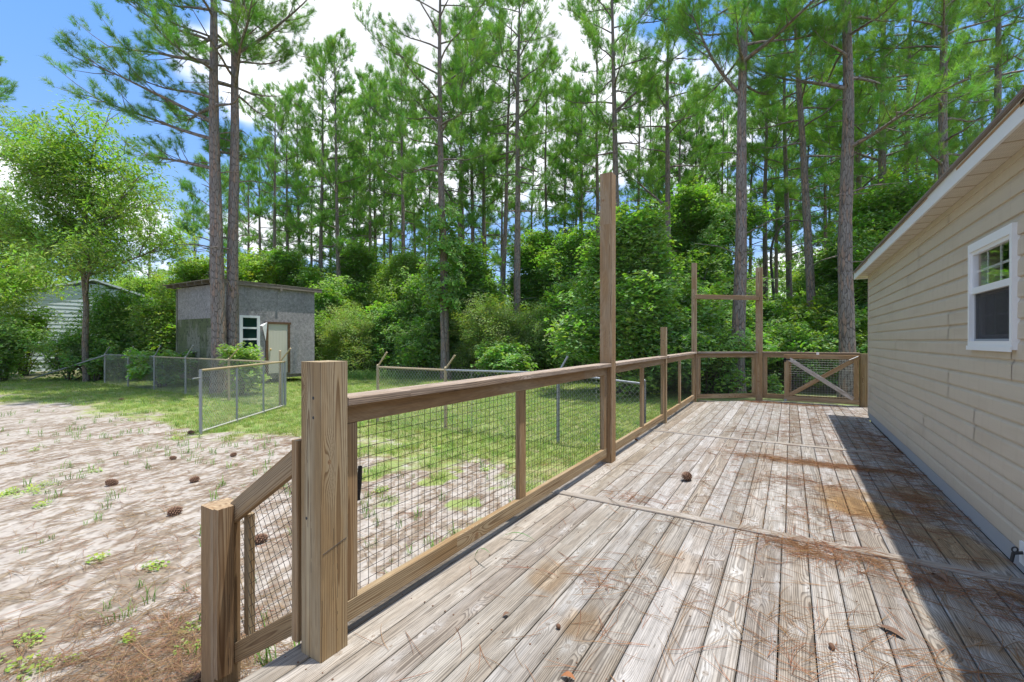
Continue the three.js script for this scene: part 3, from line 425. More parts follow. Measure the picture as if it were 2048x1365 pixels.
{
  const FH = 1.24, bay = chainGeo(2.5, 1.2);
  const fence = (label, x0, s0, posts, rails, opt) => { // runs along x
    const o = thing('chain_link_fence', label, 'fence', [x0, GY, -s0]);
    for (const [x, mat, arm, hgt] of posts) { const pm = part('fence_post', [pipe(new V3(x, -0.05, 0), new V3(x, (hgt ?? FH), 0), 0.03, 10), new THREE.SphereGeometry(0.032, 10, 6).translate(x, (hgt ?? FH), 0)], mat, o); if (arm) part('slanted_arm', pipe(new V3(x, FH - 0.02, 0), new V3(x + arm[0], FH + arm[1], arm[2] ?? -0.05), 0.019, 8), mat, pm); }
    for (const [a, b, ya, yb, mat] of rails) part('top_rail', pipe(new V3(a, ya, 0), new V3(b, yb, 0), 0.021, 8), mat, o);
    return o;
  };
  const a = fence('long chain link fence with slanted arms in front of the grey shed', -24.2, 7.0, [[0, M.galv, [0.35, 0.28]], [2.4, M.galv, [0.35, 0.33]], [4.75, M.galv, [0.38, 0.36]], [7.15, M.galv, [0.4, 0.4]], [9.9, M.tanPipe, [0.42, 0.3]], [12.55, M.tanPipe, [0.4, 0.35], 1.5]], [[0, 4.75, FH - 0.03, FH - 0.03, M.galv], [4.75, 12.55, FH - 0.03, FH - 0.03, M.tanPipe]]);
  for (let k = 0; k < 5; k++) { const m = part('chain_mesh', bay, M.chain, a, 'stuff'); m.position.set(k * 2.51, 0.02, 0.03); }
  const b = fence('chain link fence between the open gate gap and the deck railing', -7.75, 6.9, [[0, M.tanPipe, [0.22, 0.3]], [1.85, M.tanPipe, [0.2, 0.26]], [4.3, M.galv, [0.16, 0.28]], [5.78, M.galv, null, 1.15]], [[0, 1.85, FH - 0.03, FH - 0.04, M.tanPipe], [1.85, 4.3, FH - 0.04, FH - 0.02, M.galv], [4.3, 5.8, FH - 0.02, FH - 0.14, M.galv]]);
  b.rotation.y = 0.055;
  for (const [x, l, k] of [[0, 2.5, 1], [2.5, 2.5, 1], [5.0, 0.8, 0.32]]) { const m = part('chain_mesh', k === 1 ? bay : chainGeo(0.8, 1.1), M.chain, b, 'stuff'); m.position.set(x, 0.02, 0.03); }
  const g0 = [-11.5, 7.05], g1 = [-9.5, 4.15], L = Math.hypot(g1[0] - g0[0], g1[1] - g0[1]);
  const g = thing('chain_link_gate', 'wide chain link gate leaf standing open over the sand', 'gate', [g0[0], GY + 0.03, -g0[1]], Math.atan2(g1[1] - g0[1], g1[0] - g0[0]));
  for (const [x, r] of [[0.0, 0.035], [0.16, 0.024], [1.15, 0.021], [2.3, 0.021], [L, 0.027]]) part('gate_post', pipe(new V3(x, x === 0 ? -0.05 : 0, 0), new V3(x, 1.22, 0), r, 10), M.galv, g);
  part('top_bar', pipe(new V3(0, 1.2, 0), new V3(L + 0.01, 1.2, 0), 0.024, 8), M.tanPipe, g); part('bottom_bar', pipe(new V3(0.1, 0.04, 0), new V3(L, 0.04, 0), 0.018, 8), M.chain, g);
  part('chain_mesh', chainGeo(L, 1.14), M.chain, g, 'stuff').position.set(0, 0.04, 0.028);
  part('latch_bar', pipe(new V3(L, 1.06, 0), new V3(L + 0.2, 1.06, 0.02), 0.014, 6), M.galv, g);
  const [fx, fs] = at(70, 19.5); const lean = thing('fallen_pipe', 'metal pipe leaning through the bushes beside the fence', 'pipe', [fx, 0.0, -fs]);
  part('tube', pipe(new V3(-0.8, -0.35, 0), new V3(3.8, 0.75, -1.2), 0.03, 8), M.galv, lean);
}

// ---------------------------------------------------------------- grey shed and tin building
{
  const SX = -18.2, S0 = 8.7, S1 = 12.55, B = -0.06, T = 3.52;
  const o = thing('shed', 'weathered grey strand board shed with white window and cream door', 'shed', [SX, GY, -S0]);
  const L = (g) => g.translate(-SX, -GY, S0);
  part('wall_core', [box(-22.0, SX - 0.02, B + 0.02, T - 0.03, S0 + 0.02, S1)].map(L), M.osb, o);
  // strand board sheets on the face with the door
  const rows = [[B, 1.03, [10.3, 11.5]], [1.034, 2.16, [9.9]], [2.164, T + 0.04, [9.6, 10.82, 12.0]]], front = new THREE.Group(); 
  const openings = [[9.3, 10.08, 0.93, 2.36], [10.32, 11.36, -0.06, 2.14]];
  const sheet = (s0, s1, y0, y1, mat) => { let list = [[s0, s1, y0, y1]]; for (const [a, b, c, d] of openings) list = list.flatMap(([p, q, r, t]) => (b <= p || a >= q || d <= r || c >= t) ? [[p, q, r, t]] : [[p, Math.max(p, a), r, t], [Math.min(q, b), q, r, t], [Math.max(p, a), Math.min(q, b), r, Math.max(r, c)], [Math.max(p, a), Math.min(q, b), Math.min(t, d), t]].filter((k) => k[1] - k[0] > 0.01 && k[3] - k[2] > 0.01)); if (list.length) part('wall_panel', list.map(([a, b, c, d]) => L(box(SX - 0.019, SX, c, d, a, b))), mat, o); };
  for (const [y0, y1, cuts] of rows) { const e = [S0, ...cuts, S1]; for (let i = 0; i + 1 < e.length; i++) sheet(e[i], e[i + 1] - 0.005, y0, y1, y0 > 2 ? M.osbUp : M.osb); }
  for (let i = 0; i < 3; i++) for (const [y0, y1, k] of [[B, 1.1, 0], [1.104, 2.24, 1], [2.244, T + 0.02, 2]]) part('wall_panel', L(box(-22.0 + i * 1.27 + 0.003, -22.0 + (i + 1) * 1.27 - 0.004, y0, y1, S0, S0 + 0.019)), k < 1 + (i < 1 ? 1 : 0) ? M.algae : k === 2 ? M.osbUp : M.algae, o);
  part('corner_board', [L(box(-22.02, -21.9, B, T, S0 - 0.02, S0 - 0.0005))], M.algae, o);
  // roof: thin, nearly flat, rafter tails on the shaded side
  const rf = part('roof', [L(box(-22.45, SX + 0.15, T + 0.14, T + 0.17, S0 - 0.35, S1 + 0.3))], M.oldWood, o); rf.geometry.translate(0, 0, 0);
  for (let i = 0; i < 7; i++) part('rafter_tail', L(box(-22.1 + i * 0.6, -22.06 + i * 0.6, T + 0.02, T + 0.138, S0 - 0.33, S0 + 0.015)), M.oldWood, o);
  part('fascia_board', L(box(SX + 0.1, SX + 0.14, T + 0.0, T + 0.139, S0 - 0.3, 10.9)), M.oldWood, o); part('fascia_board', L(box(SX + 0.1, SX + 0.14, T + 0.0, T + 0.137, 10.905, S1 + 0.28)), M.oldWood, o);
  part('fascia_cleat', L(box(SX + 0.141, SX + 0.17, T - 0.09, T + 0.1, 10.85, 10.95)), M.oldWood, o);
  for (const [s, w] of [[9.0, 0.2], [12.2, 0.12]]) part('pier', L(box(SX - 0.3, SX - 0.1, GY - 0.05, B + 0.02, s, s + w)), M.oldWood, o);
  part('skirt_shadow_board', L(box(-22, SX - 0.05, -0.2, B + 0.019, S0 + 0.1, S1 - 0.05)), M.oldWood, o);  // solid board added below the shed floor to stand in for the shadow there
  const w = new THREE.Group(); w.name = 'window'; o.add(w);
  const [a, b, c, d] = openings[0], k = (d - c - 0.1) / 3;
  part('frame', [L(box(SX - 0.02, SX + 0.04, c, c + 0.09, a, b)), L(box(SX - 0.02, SX + 0.04, d - 0.09, d, a, b)), L(box(SX - 0.02, SX + 0.04, c + 0.091, d - 0.091, a, a + 0.11)), L(box(SX - 0.02, SX + 0.04, c + 0.091, d - 0.091, b - 0.11, b))], M.white, w);
  for (const y of [c + 0.05 + k, c + 0.05 + 2 * k]) part('window_bar', L(box(SX - 0.01, SX + 0.03, y - 0.035, y + 0.035, a + 0.111, b - 0.111)), M.white, w);
  for (let i = 0; i < 3; i++) part('pane', L(box(SX + 0.0, SX + 0.004, c + 0.06 + k * i + (i ? 0.03 : 0.032), c + 0.04 + k * (i + 1) - 0.03, a + 0.112, b - 0.112)), std({ color: C(0.01, 0.03, 0.028), roughness: 0.06 }), w);
  part('door_frame', [L(box(SX - 0.01, SX + 0.05, 0.0, 2.05, 10.32, 10.42)), L(box(SX - 0.01, SX + 0.05, 0.0, 2.05, 11.26, 11.36)), L(box(SX - 0.01, SX + 0.055, 2.051, 2.14, 10.28, 11.4))], M.brownTrim, o);
  const dr = part('door', [L(box(SX - 0.01, SX + 0.015, 0.02, 2.05, 10.421, 11.259))], M.door, o);
  for (let i = 0; i < 6; i++) part('door_rib', L(box(SX + 0.0155, SX + 0.02, 0.5, 1.98, 10.5 + i * 0.13, 10.515 + i * 0.13)), M.door, dr);
  part('knob', new THREE.SphereGeometry(0.04, 12, 8).translate(0.06, 1.0 - GY, -(10.5 - S0)), M.brass, dr);
  const flap = new Soup(); flap.tri([0.06, 2.12 - GY, -1.66], [0.1, 1.95 - GY, -1.44], [0.06, 1.35 - GY, -1.6]); flap.tri([0.06, 2.12 - GY, -1.66], [0.03, 1.98 - GY, -1.36], [0.1, 1.95 - GY, -1.44]);
  part('torn_wrap', flap.geo(), M.white, o);
}
{
  const X = -36.9, o = thing('metal_building', 'pale blue metal building with gable end half hidden by bushes', 'building', [X, GY, -10]);
  const prof = [[6.3, 3.85], [10.1, 5.05], [13.9, 3.85]];
  for (let k = 0; k < 24; k++) { const y0 = GY + k * 0.23, y1 = y0 + 0.225; const half = y1 < 3.85 ? 3.8 : 3.8 * (5.05 - y1) / 1.2; if (half < 0.2) break; const g = box(0, 0.03, 0, y1 - y0, 10.1 - half, 10.1 + half); const p = g.attributes.position; for (let i = 0; i < p.count; i++) if (p.getX(i) > 0.01 && p.getY(i) < 0.05) p.setX(i, 0.055); g.computeVertexNormals(); part('metal_panel', g.translate(0, y0 - GY, 10), M.tin, o); }
  part('side_wall', box(-8, -0.01, 0, 3.85 - GY, 6.35, 13.85).translate(0, 0, 10), M.tin, o);
  for (const s of [-1, 1]) { const sh = new THREE.Shape([[0, 5.1], [s * 4.1, 3.8], [s * 4.1, 3.92], [0, 5.22]].map((p) => new THREE.Vector2(p[0], p[1]))); part('roof', new THREE.ExtrudeGeometry(sh, { depth: 8.3, bevelEnabled: false }).rotateY(Math.PI / 2).translate(-8.1, -GY, -0.1), M.tin, o); }
}

// ---------------------------------------------------------------- foliage pieces shared by all plants
function needleTuft(n, len, w, seed) {
  const R = rng(seed), s = new Soup();
  for (let i = 0; i < n; i++) { const y = R() * 0.3 - 0.06, f = R() * 6.283, el = 0.25 + 0.95 * R(), l = len * (0.7 + 0.45 * R()), dir = new V3(Math.cos(f) * Math.sin(el), Math.cos(el), Math.sin(f) * Math.sin(el)), sd = new V3(R() - 0.5, R() - 0.5, R() - 0.5).cross(dir).normalize().multiplyScalar(w / 2), b = new V3(0, y, 0), t = b.clone().addScaledVector(dir, l); t.y -= 0.03 * l / len; s.tri(b.clone().add(sd).toArray(), b.clone().sub(sd).toArray(), t.toArray()); }
  return s.geo();
}
function leafSpray(n, size, rad, seed, narrow = 0.5, droop = 0) {
  const R = rng(seed), s = new Soup();
  for (let i = 0; i < n; i++) {
    const f = R() * 6.283, e = Math.acos(2 * R() - 1), r = rad * Math.cbrt(R()), c = new V3(Math.sin(e) * Math.cos(f) * r, Math.cos(e) * r * 0.75, Math.sin(e) * Math.sin(f) * r);
    const l = size * (0.6 + 0.8 * R()), g = R() * 6.283, dir = new V3(Math.cos(g), (R() - 0.55) * 0.9 - droop, Math.sin(g)).normalize(), up = new V3((R() - 0.5) * 0.9, 1, (R() - 0.5) * 0.9), sd = new V3().crossVectors(dir, up).normalize(), nn = new V3().crossVectors(sd, dir).normalize();
    const a = c, b = c.clone().addScaledVector(dir, l), m = c.clone().addScaledVector(dir, l * 0.45).addScaledVector(nn, -l * 0.07), p = c.clone().addScaledVector(dir, l * 0.45).addScaledVector(sd, l * narrow / 2).addScaledVector(nn, l * 0.06), q = c.clone().addScaledVector(dir, l * 0.45).addScaledVector(sd, -l * narrow / 2).addScaledVector(nn, l * 0.06);
    const col = [mix(0.75, 1.25, R()), mix(0.8, 1.2, R()), mix(0.7, 1.3, R())];
    for (const [x, y, z] of [[a, p, b], [a, b, q]]) s.tri(x.toArray(), y.toArray(), z.toArray(), undefined, undefined, undefined, undefined, undefined, undefined, col);
  }
  return s.geo();
}
const TUFT = { near: needleTuft(80, 0.24, 0.0075, 1), mid: needleTuft(52, 0.27, 0.0115, 2), far: needleTuft(36, 0.33, 0.02, 3) };
const SPRAY = { glossy: leafSpray(22, 0.155, 0.3, 4, 0.55), fine: leafSpray(40, 0.085, 0.3, 5, 0.5), willow: leafSpray(24, 0.17, 0.42, 6, 0.32, 0.45), far: leafSpray(26, 0.26, 0.6, 7, 0.6), vine: leafSpray(24, 0.15, 0.26, 8, 0.75, 0.3) };
for (const m of [F.leaf]) m.vertexColors = true;
function scatter(name, geo, mat, list, parent, tint) { // list of {p, d, s}
  const m = new THREE.InstancedMesh(geo, mat, list.length), q = new THREE.Quaternion(), q2 = new THREE.Quaternion(), M4 = new THREE.Matrix4(), c = new THREE.Color();
  list.forEach((e, i) => { q.setFromUnitVectors(Yv, e.d ?? Yv); q2.setFromAxisAngle(Yv, e.r ?? i * 2.4); q.multiply(q2); M4.compose(e.p, q, new V3(e.s, e.s, e.s)); m.setMatrixAt(i, M4); m.setColorAt(i, c.setRGB(...tint(i, e))); });
  m.name = parent ? name : numbered(name); m.userData.kind = 'stuff'; m.castShadow = m.receiveShadow = true; (parent || scene).add(m); return m;
}

// ---------------------------------------------------------------- pines
function pine(label, o, group) {
  const { u0, u1 = u0, w, d, seed } = o, R = rng(seed * 7919 + 3), [bx, bs] = at(u0, d), [tx, ts] = at(u1, d), rise = 681 / FPX * d, lx = (tx - bx) / rise, ls = (ts - bs) / rise;
  const H = o.h ?? 20 + R() * 2.5, cb = o.cb ?? 8, r0 = w * d / FPX / 2 * 0.93, near = d < 19 ? 2 : d < 27 ? 1 : 0;
  const t = thing('pine_tree', label, 'pine tree', [bx - lx * 1.8, GY, -(bs - ls * 1.8)], 0, group);
  const wob = R() * 9, spine = (y) => new V3(lx * y + 0.16 * (noise(y * 0.22, wob, 3) - 0.5) * Math.min(1, y / 4), y, -ls * y + 0.16 * (noise(y * 0.22, wob + 5, 4) - 0.5) * Math.min(1, y / 4));
  const rad = (y) => r0 * Math.max(0.06, Math.pow(1 - y / H, 0.75) * 1.16) * (1 + 0.35 * Math.exp(-y / 0.35));
  const pts = [], rr = []; const nT = near ? 26 : 14; for (let i = 0; i <= nT; i++) { const y = H * Math.pow(i / nT, 1.15) - 0.15; pts.push(spine(y)); rr.push(rad(Math.max(0, y))); }
  const trunk = tube(pts, rr, near === 2 ? 14 : near ? 9 : 7, new Soup(), false, near ? 0.14 : 0, seed), tufts = [], wood = trunk;
  const nL = Math.round((o.limbs ?? (near === 2 ? 34 : near ? 30 : 22)) * (H - cb) / 12), ph = R() * 6;
  for (let i = 0; i < nL; i++) {
    const f = (i + R() * 0.8) / nL, y = cb + (H - cb - 0.3) * Math.pow(f, 0.92), az = ph + i * 2.4 + R() * 0.9;
    const prof = Math.pow(Math.sin(Math.PI * clamp(0.16 + 0.8 * f, 0, 1)), 0.7), L = (o.spread ?? 2.9) * prof * (0.65 + 0.55 * R()), el = mix(0.12, 0.9, f) + (R() - 0.5) * 0.5;
    const dir = new V3(Math.cos(az) * Math.cos(el), Math.sin(el), Math.sin(az) * Math.cos(el)), a = spine(y), lp = [a], lr = [rad(y) * mix(0.34, 0.5, f) + 0.008]; let cur = a.clone(), dd = dir.clone(), seg = near ? 6 : 4;
    for (let k = 1; k <= seg; k++) { dd.y += (k < seg * 0.6 ? -0.1 : 0.16) + (R() - 0.5) * 0.14; dd.x += (R() - 0.5) * 0.22; dd.z += (R() - 0.5) * 0.22; dd.normalize(); cur = cur.clone().addScaledVector(dd, L / seg); lp.push(cur); lr.push(lr[0] * (1 - 0.82 * k / seg)); }
    tube(lp, lr, near ? 5 : 3, wood);
    const bare = f < 0.12 && R() > 0.45;
    const nS = bare ? 1 : Math.round((near === 2 ? 7 : near ? 6 : 4) * (0.6 + L / (o.spread ?? 2.9) * 0.8));
    for (let k = 0; k < nS; k++) {
      const q = 0.28 + 0.72 * (k + R()) / nS, fi = q * seg, i0 = Math.min(seg - 1, Math.floor(fi)), p = lp[i0].clone().lerp(lp[i0 + 1], fi - i0), out = new V3().subVectors(lp[i0 + 1], lp[i0]).normalize();
      const sd = new V3((R() - 0.5) * 2, (R() - 0.25) * 1.3, (R() - 0.5) * 2).addScaledVector(out, 0.9).normalize(), l = (0.35 + 0.55 * R()) * Math.min(1, L / 2) * (1.15 - 0.4 * q), e = p.clone().addScaledVector(sd, l * 0.6), e2 = e.clone().addScaledVector(sd.clone().add(new V3(0, 0.45, 0)).normalize(), l * 0.4);
      tube([p, e, e2], [0.011, 0.008, 0.005].map((x) => x * (near ? 1 : 1.6)), 3, wood);
      if (bare) continue;
      const nt = near === 2 ? 8 : near ? 7 : 6;
      for (let m = 0; m < nt; m++) { const v = m === 0 ? e2 : p.clone().lerp(m % 2 ? e2 : e, 0.35 + 0.6 * R()).add(new V3(R() - 0.5, R() - 0.35, R() - 0.5).multiplyScalar(m ? 0.6 : 0)); tufts.push({ p: v, d: sd.clone().add(new V3((R() - 0.5) * 0.8, 0.55 + R() * 0.4, (R() - 0.5) * 0.8)).normalize(), s: (near === 2 ? 0.9 : near ? 0.95 : 1.0) * (0.55 + 0.65 * R()) }); }
    }
    if (!bare) for (let m = 0; m < 2; m++) tufts.push({ p: lp[seg].clone().addScaledVector(dd, -0.1 * m), d: dd.clone().add(new V3(0, 0.4, 0)).normalize(), s: 1.1 });
  }
  for (let i = 0; i < (near ? 16 : 7); i++) { // dead stubs below the crown
    const y = mix(near ? 3 : 4, cb + 1, R()), az = R() * 6.283, a = spine(y), l = 0.15 + R() * R() * 1.5, e = a.clone().add(new V3(Math.cos(az) * (l + r0), (R() - 0.4) * l * 0.7, Math.sin(az) * (l + r0))), mdl = a.clone().lerp(e, 0.5).add(new V3(0, 0.08 * l, 0));
    tube([a, mdl, e], [0.026, 0.018, 0.007], 4, wood);
  }
  if (o.extra) for (const [y, az, L, el] of o.extra) { // big limbs that the photograph shows
    const lp = [spine(y)], lr = [0.07]; let dd = new V3(Math.cos(az) * Math.cos(el), Math.sin(el), Math.sin(az) * Math.cos(el)), cur = lp[0].clone();
    for (let k = 1; k <= 8; k++) { dd.y += (R() - 0.45) * 0.12; dd.x += (R() - 0.5) * 0.15; dd.z += (R() - 0.5) * 0.15; dd.normalize(); cur = cur.clone().addScaledVector(dd, L / 8); lp.push(cur); lr.push(0.07 * (1 - 0.1 * k)); }
    tube(lp, lr, 6, wood);
    for (let k = 0; k < 15; k++) { const q = 0.25 + 0.75 * k / 14, fi = Math.min(7.99, q * 8), i0 = Math.floor(fi), p = lp[i0].clone().lerp(lp[i0 + 1], fi - i0), s2 = new V3((R() - 0.5) * 2, (R() - 0.35) * 1.2, (R() - 0.5) * 2).addScaledVector(dd, 0.8).normalize(), l = 0.5 + R() * 0.8, e = p.clone().addScaledVector(s2, l); tube([p, p.clone().lerp(e, 0.5).add(new V3(0, -0.04, 0)), e], [0.018, 0.012, 0.006], 3, wood); for (let m = 0; m < 5; m++) tufts.push({ p: p.clone().lerp(e, m ? 0.45 + 0.5 * R() : 1).add(new V3(R() - 0.5, R() - 0.4, R() - 0.5).multiplyScalar(m ? 0.32 : 0)), d: s2.clone().add(new V3((R() - 0.5) * 0.6, 0.5, (R() - 0.5) * 0.6)).normalize(), s: 0.85 + 0.4 * R() }); }
  }
  part('trunk', trunk.geo(), M.bark, t);
  const dk = 1;
  scatter('crown', near === 2 ? TUFT.near : near ? TUFT.mid : TUFT.far, F.pine, tufts, t, (i) => { const v = dk * mix(0.72, 1.35, hash(i, seed, 2)), y = hash(i, seed, 7); return [v * mix(0.8, 1.35, y), v, v * mix(0.75, 1.3, hash(i, seed, 9))]; });
  return t;
}
const PINES = [ // label, where it stands, how wide its trunk looks
  ['left one of twin pine trunks rising in front of the grey shed', { u0: 437, u1: 428, w: 27, d: 15.3, cb: 9.5, spread: 3.4, seed: 1, h: 19, extra: [[7.6, 2.9, 4.6, 0.3], [8.2, 3.9, 3.6, 0.35], [8.6, 2.6, 4.2, 0.25], [9.2, 2.2, 3.6, 0.3], [9.7, 3.3, 5.0, 0.22], [11.2, 2.8, 4.8, 0.28], [7.9, 3.6, 3.0, 0.5], [12.2, 3.5, 5.0, 0.25]] }],
  ['right one of twin pine trunks rising in front of the grey shed', { u0: 465, u1: 468, w: 23, d: 15.7, cb: 10.2, spread: 3.2, seed: 2, h: 19.5, extra: [[10.6, 0.4, 3.4, 0.35], [11.8, -0.4, 3.6, 0.3]] }],
  ['dark slim pine just behind the twin trunks', { u0: 424, u1: 421, w: 13, d: 25, cb: 6.6, seed: 3, h: 11.5, spread: 1.8 }],
  ['slim pine behind the right end of the shed roof', { u0: 549, u1: 553, w: 9.5, d: 31, cb: 9, seed: 4, h: 19 }],
  ['pine with dark vines around its lower trunk in the middle forest', { u0: 890, u1: 878, w: 18, d: 20.5, cb: 8.6, seed: 5, spread: 3.6, h: 20.5, extra: [[9.5, 3.4, 3.4, 0.3], [11.6, 3.0, 3.2, 0.75], [11.2, 0.2, 3.2, 0.7]] }],
  ['straight pine left of the tallest timber post, thickest of its cluster', { u0: 1033, u1: 1038, w: 15, d: 23, cb: 9.5, seed: 6, spread: 2.8 }],
  ['slim pine leaning slightly, close left of the straight mid pine', { u0: 1004, u1: 1024, w: 11, d: 26, cb: 9, seed: 7 }],
  ['pine rising directly right of the tallest timber post', { u0: 1240, u1: 1226, w: 16, d: 20.5, cb: 10.2, seed: 8, spread: 3.2, extra: [[12.2, 0.2, 3.5, 0.3]] }],
  ['pine half hidden behind the tallest timber post', { u0: 1196, u1: 1192, w: 11, d: 27, cb: 9, seed: 9 }],
  ['straight grey pine above the leafy sapling by the corner post', { u0: 1338, u1: 1336, w: 14, d: 21.5, cb: 9.5, seed: 10, spread: 3.2, extra: [[8.2, 2.9, 2.6, 0.7]] }],
  ['thick pale pine trunk seen between the two crossbeam posts', { u0: 1477, u1: 1488, w: 25, d: 14.3, cb: 9.8, seed: 11, h: 19, spread: 3.2, extra: [[9.5, 2.6, 3.0, 0.85], [10.6, 0.6, 3.2, 0.2]] }],
  ['dark slim pine just right of the crossbeam', { u0: 1533, u1: 1530, w: 11, d: 25, cb: 8.8, seed: 12 }],
  ['slim knobby pine behind the gate', { u0: 1580, u1: 1566, w: 12, d: 24, cb: 9.2, seed: 13 }],
  ['leaning pine whose top tilts left above the gate', { u0: 1626, u1: 1592, w: 17, d: 18.6, cb: 9.2, seed: 14, spread: 2.8 }],
  ['thickest pine trunk on the right, beside the house eave', { u0: 1696, u1: 1691, w: 28, d: 13.6, cb: 9.6, seed: 15, h: 19, spread: 3.0, extra: [[7.6, 0.6, 2.4, 0.2], [9.4, 2.8, 2.4, 0.3]] }],
  ['pine standing in shade right behind the thickest right trunk', { u0: 1718, u1: 1712, w: 14, d: 24, cb: 8.5, seed: 16 }],
  ['vine wrapped pine above the eave corner', { u0: 1764, u1: 1768, w: 18, d: 19.5, cb: 8, seed: 17, spread: 3.2, extra: [[9, 0.1, 2.8, 0.6], [9.6, 3.2, 2.6, 0.5]] }],
  ['slim pine over the roof edge between two vine thickets', { u0: 1801, u1: 1818, w: 14, d: 21.5, cb: 9, seed: 18 }],
  ['dark thick pine rising over the middle of the roof edge', { u0: 1886, u1: 1884, w: 22, d: 15.6, cb: 7.6, seed: 19, h: 19, spread: 3.2 }],
  ['bare brown pine trunk at the upper end of the roof edge', { u0: 1994, u1: 1992, w: 18, d: 16.5, cb: 10.5, seed: 20, h: 20, spread: 3.4 }],
  ['dense pine rising beyond the house roof in the picture corner', { u0: 2075, u1: 2075, w: 16, d: 20, cb: 7, seed: 21, spread: 3.6 }],
  ['pine crown peeking in at the upper left edge above the oak', { u0: -55, u1: -55, w: 14, d: 24, cb: 7.5, seed: 22, h: 17, spread: 3.2 }],
];
for (const [l, o] of PINES) pine(l, o, undefined);
{ // the pines deeper in the wood, which nothing tells apart
  const deep = [[600, 8, 35, 20], [641, 10, 30, 20], [679, 10, 29, 19.5], [706, 7, 38, 21], [739, 8.5, 33, 20], [755, 8, 35, 21], [768, 7, 40, 21], [808, 10, 29, 19], [832, 7, 42, 22], [858, 7.5, 40, 21], [917, 11, 27.5, 20], [946, 10, 28, 20.5], [973, 10, 29, 21], [1096, 9, 31, 20], [1062, 7, 42, 22], [1128, 8, 36, 21], [1160, 8, 38, 21], [1278, 9, 32, 20], [1303, 8, 35, 21], [1362, 9, 33, 20], [1402, 8, 37, 21], [1445, 8, 35, 20], [1500, 8, 38, 21], [1552, 7, 40, 22], [1655, 9, 33, 20], [1745, 9, 32, 20], [1840, 10, 30, 20], [1925, 9, 30, 20], [1960, 10, 28, 20], [520, 8, 42, 19], [575, 7, 45, 20], [620, 7, 46, 21], [660, 7, 48, 20], [500, 8, 38, 15], [300, 8, 52, 15], [120, 8, 55, 15], [40, 9, 50, 16], [220, 7, 60, 17], [390, 8, 44, 14], [460, 7, 50, 15]];
  { const R = rng(321); for (let i = 0; i < 34; i++) { const u = i < 6 ? 560 + R() * 250 : 780 + R() * 1250, d = 30 + R() * 26; deep.push([u, 240 / d + 1.5, d, 17 + R() * 5]); } }
  deep.forEach(([u, w, d, h], i) => pine('slender pine standing deep in the forest behind the shrub belt', { u0: u, u1: u + (hash(i, 4, 4) - 0.5) * 24, w, d, h: h + 1.5, cb: h * (0.3 + 0.17 * hash(i, 2, 3)), spread: 2.7, limbs: 28, seed: 100 + i }, 'slender pines deep in the forest'));
}

// ---------------------------------------------------------------- broadleaf trees, shrubs, vines
function leafyTree(label, u, d, o) {
  const R = rng(o.seed * 331 + 7), [x, s] = at(u, d), t = thing(o.name ?? 'broadleaf_tree', label, 'tree', [x, GY, -s]), wood = new Soup(), sprays = [];
  const grow = (p, dir, len, r, lvl) => {
    const n = 5, pts = [p], rr = [r]; let c = p.clone(), dd = dir.clone();
    for (let k = 1; k <= n; k++) { dd.add(new V3((R() - 0.5) * 0.28, (R() - 0.4) * 0.15 - (lvl > 1 ? 0.06 : 0), (R() - 0.5) * 0.28)).normalize(); c = c.clone().addScaledVector(dd, len / n); pts.push(c); rr.push(r * (1 - 0.55 * k / n)); }
    tube(pts, rr, lvl ? 4 : 9, wood);
    if (lvl >= 2) for (let k = 1; k <= n; k++) for (let m = 0; m < o.sp; m++) sprays.push({ p: pts[k].clone().add(new V3(R() - 0.5, R() - 0.55, R() - 0.5).multiplyScalar(1.15)), d: new V3((R() - 0.5) * 0.8, 1, (R() - 0.5) * 0.8).normalize(), s: 0.75 + 0.55 * R() });
    if (lvl >= 3) return;
    const kids = lvl === 0 ? o.limbs : lvl === 1 ? 6 : 4;
    for (let k = 0; k < kids; k++) { const f = lvl === 0 ? mix(o.from, 0.98, k / kids) : 0.25 + 0.75 * R(), fi = Math.min(n - 0.01, f * n), i0 = Math.floor(fi), q = pts[i0].clone().lerp(pts[i0 + 1], fi - i0), az = k * 2.4 + R() * 1.2, el = lvl === 0 ? mix(0.35, 1.0, k / kids) : 0.1 + 0.6 * R(), v = new V3(Math.cos(az) * Math.cos(el), Math.sin(el), Math.sin(az) * Math.cos(el)); if (lvl) v.addScaledVector(dd, 0.7).normalize(); grow(q, v, len * (lvl === 0 ? o.reach * (0.75 + 0.5 * R()) * (1.15 - 0.55 * k / kids) : 0.55 * (0.7 + 0.5 * R())), r * (lvl === 0 ? 0.42 : 0.5), lvl + 1); }
  };
  grow(new V3(0, -0.1, 0), new V3(o.lean ?? 0.02, 1, 0).normalize(), o.h * 0.78, o.r, 0);
  part('trunk', wood.geo(), M.barkPale, t);
  scatter('crown', SPRAY[o.leaf], F.leaf, sprays, t, (i) => { const v = mix(0.75, 1.3, hash(i, o.seed, 2)); return [v * (o.r_ ?? 1) * mix(0.85, 1.2, hash(i, 5, 3)), v, v * (o.b_ ?? 1)]; });
  return t;
}
leafyTree('airy light green oak in front of the metal building', 172, 19.5, { seed: 3, h: 10.9, r: 0.13, limbs: 11, from: 0.45, reach: 0.4, sp: 1, leaf: 'willow', r_: 1.15, tone: 1.1 });
leafyTree('second light green oak cut by the left picture edge', -20, 21, { seed: 8, h: 8.8, r: 0.15, limbs: 10, from: 0.42, reach: 0.42, sp: 1, leaf: 'willow', r_: 1.15, tone: 1.1 });
leafyTree('leafy tree with thick vines beside the eave corner', 1722, 19, { seed: 14, h: 8.6, r: 0.14, limbs: 9, from: 0.3, reach: 0.3, sp: 2, leaf: 'glossy', tone: 0.75 });
leafyTree('dark leafy tree showing over the lower roof edge', 1812, 17.5, { seed: 15, h: 8.2, r: 0.14, limbs: 9, from: 0.3, reach: 0.32, sp: 2, leaf: 'glossy', tone: 0.7 });
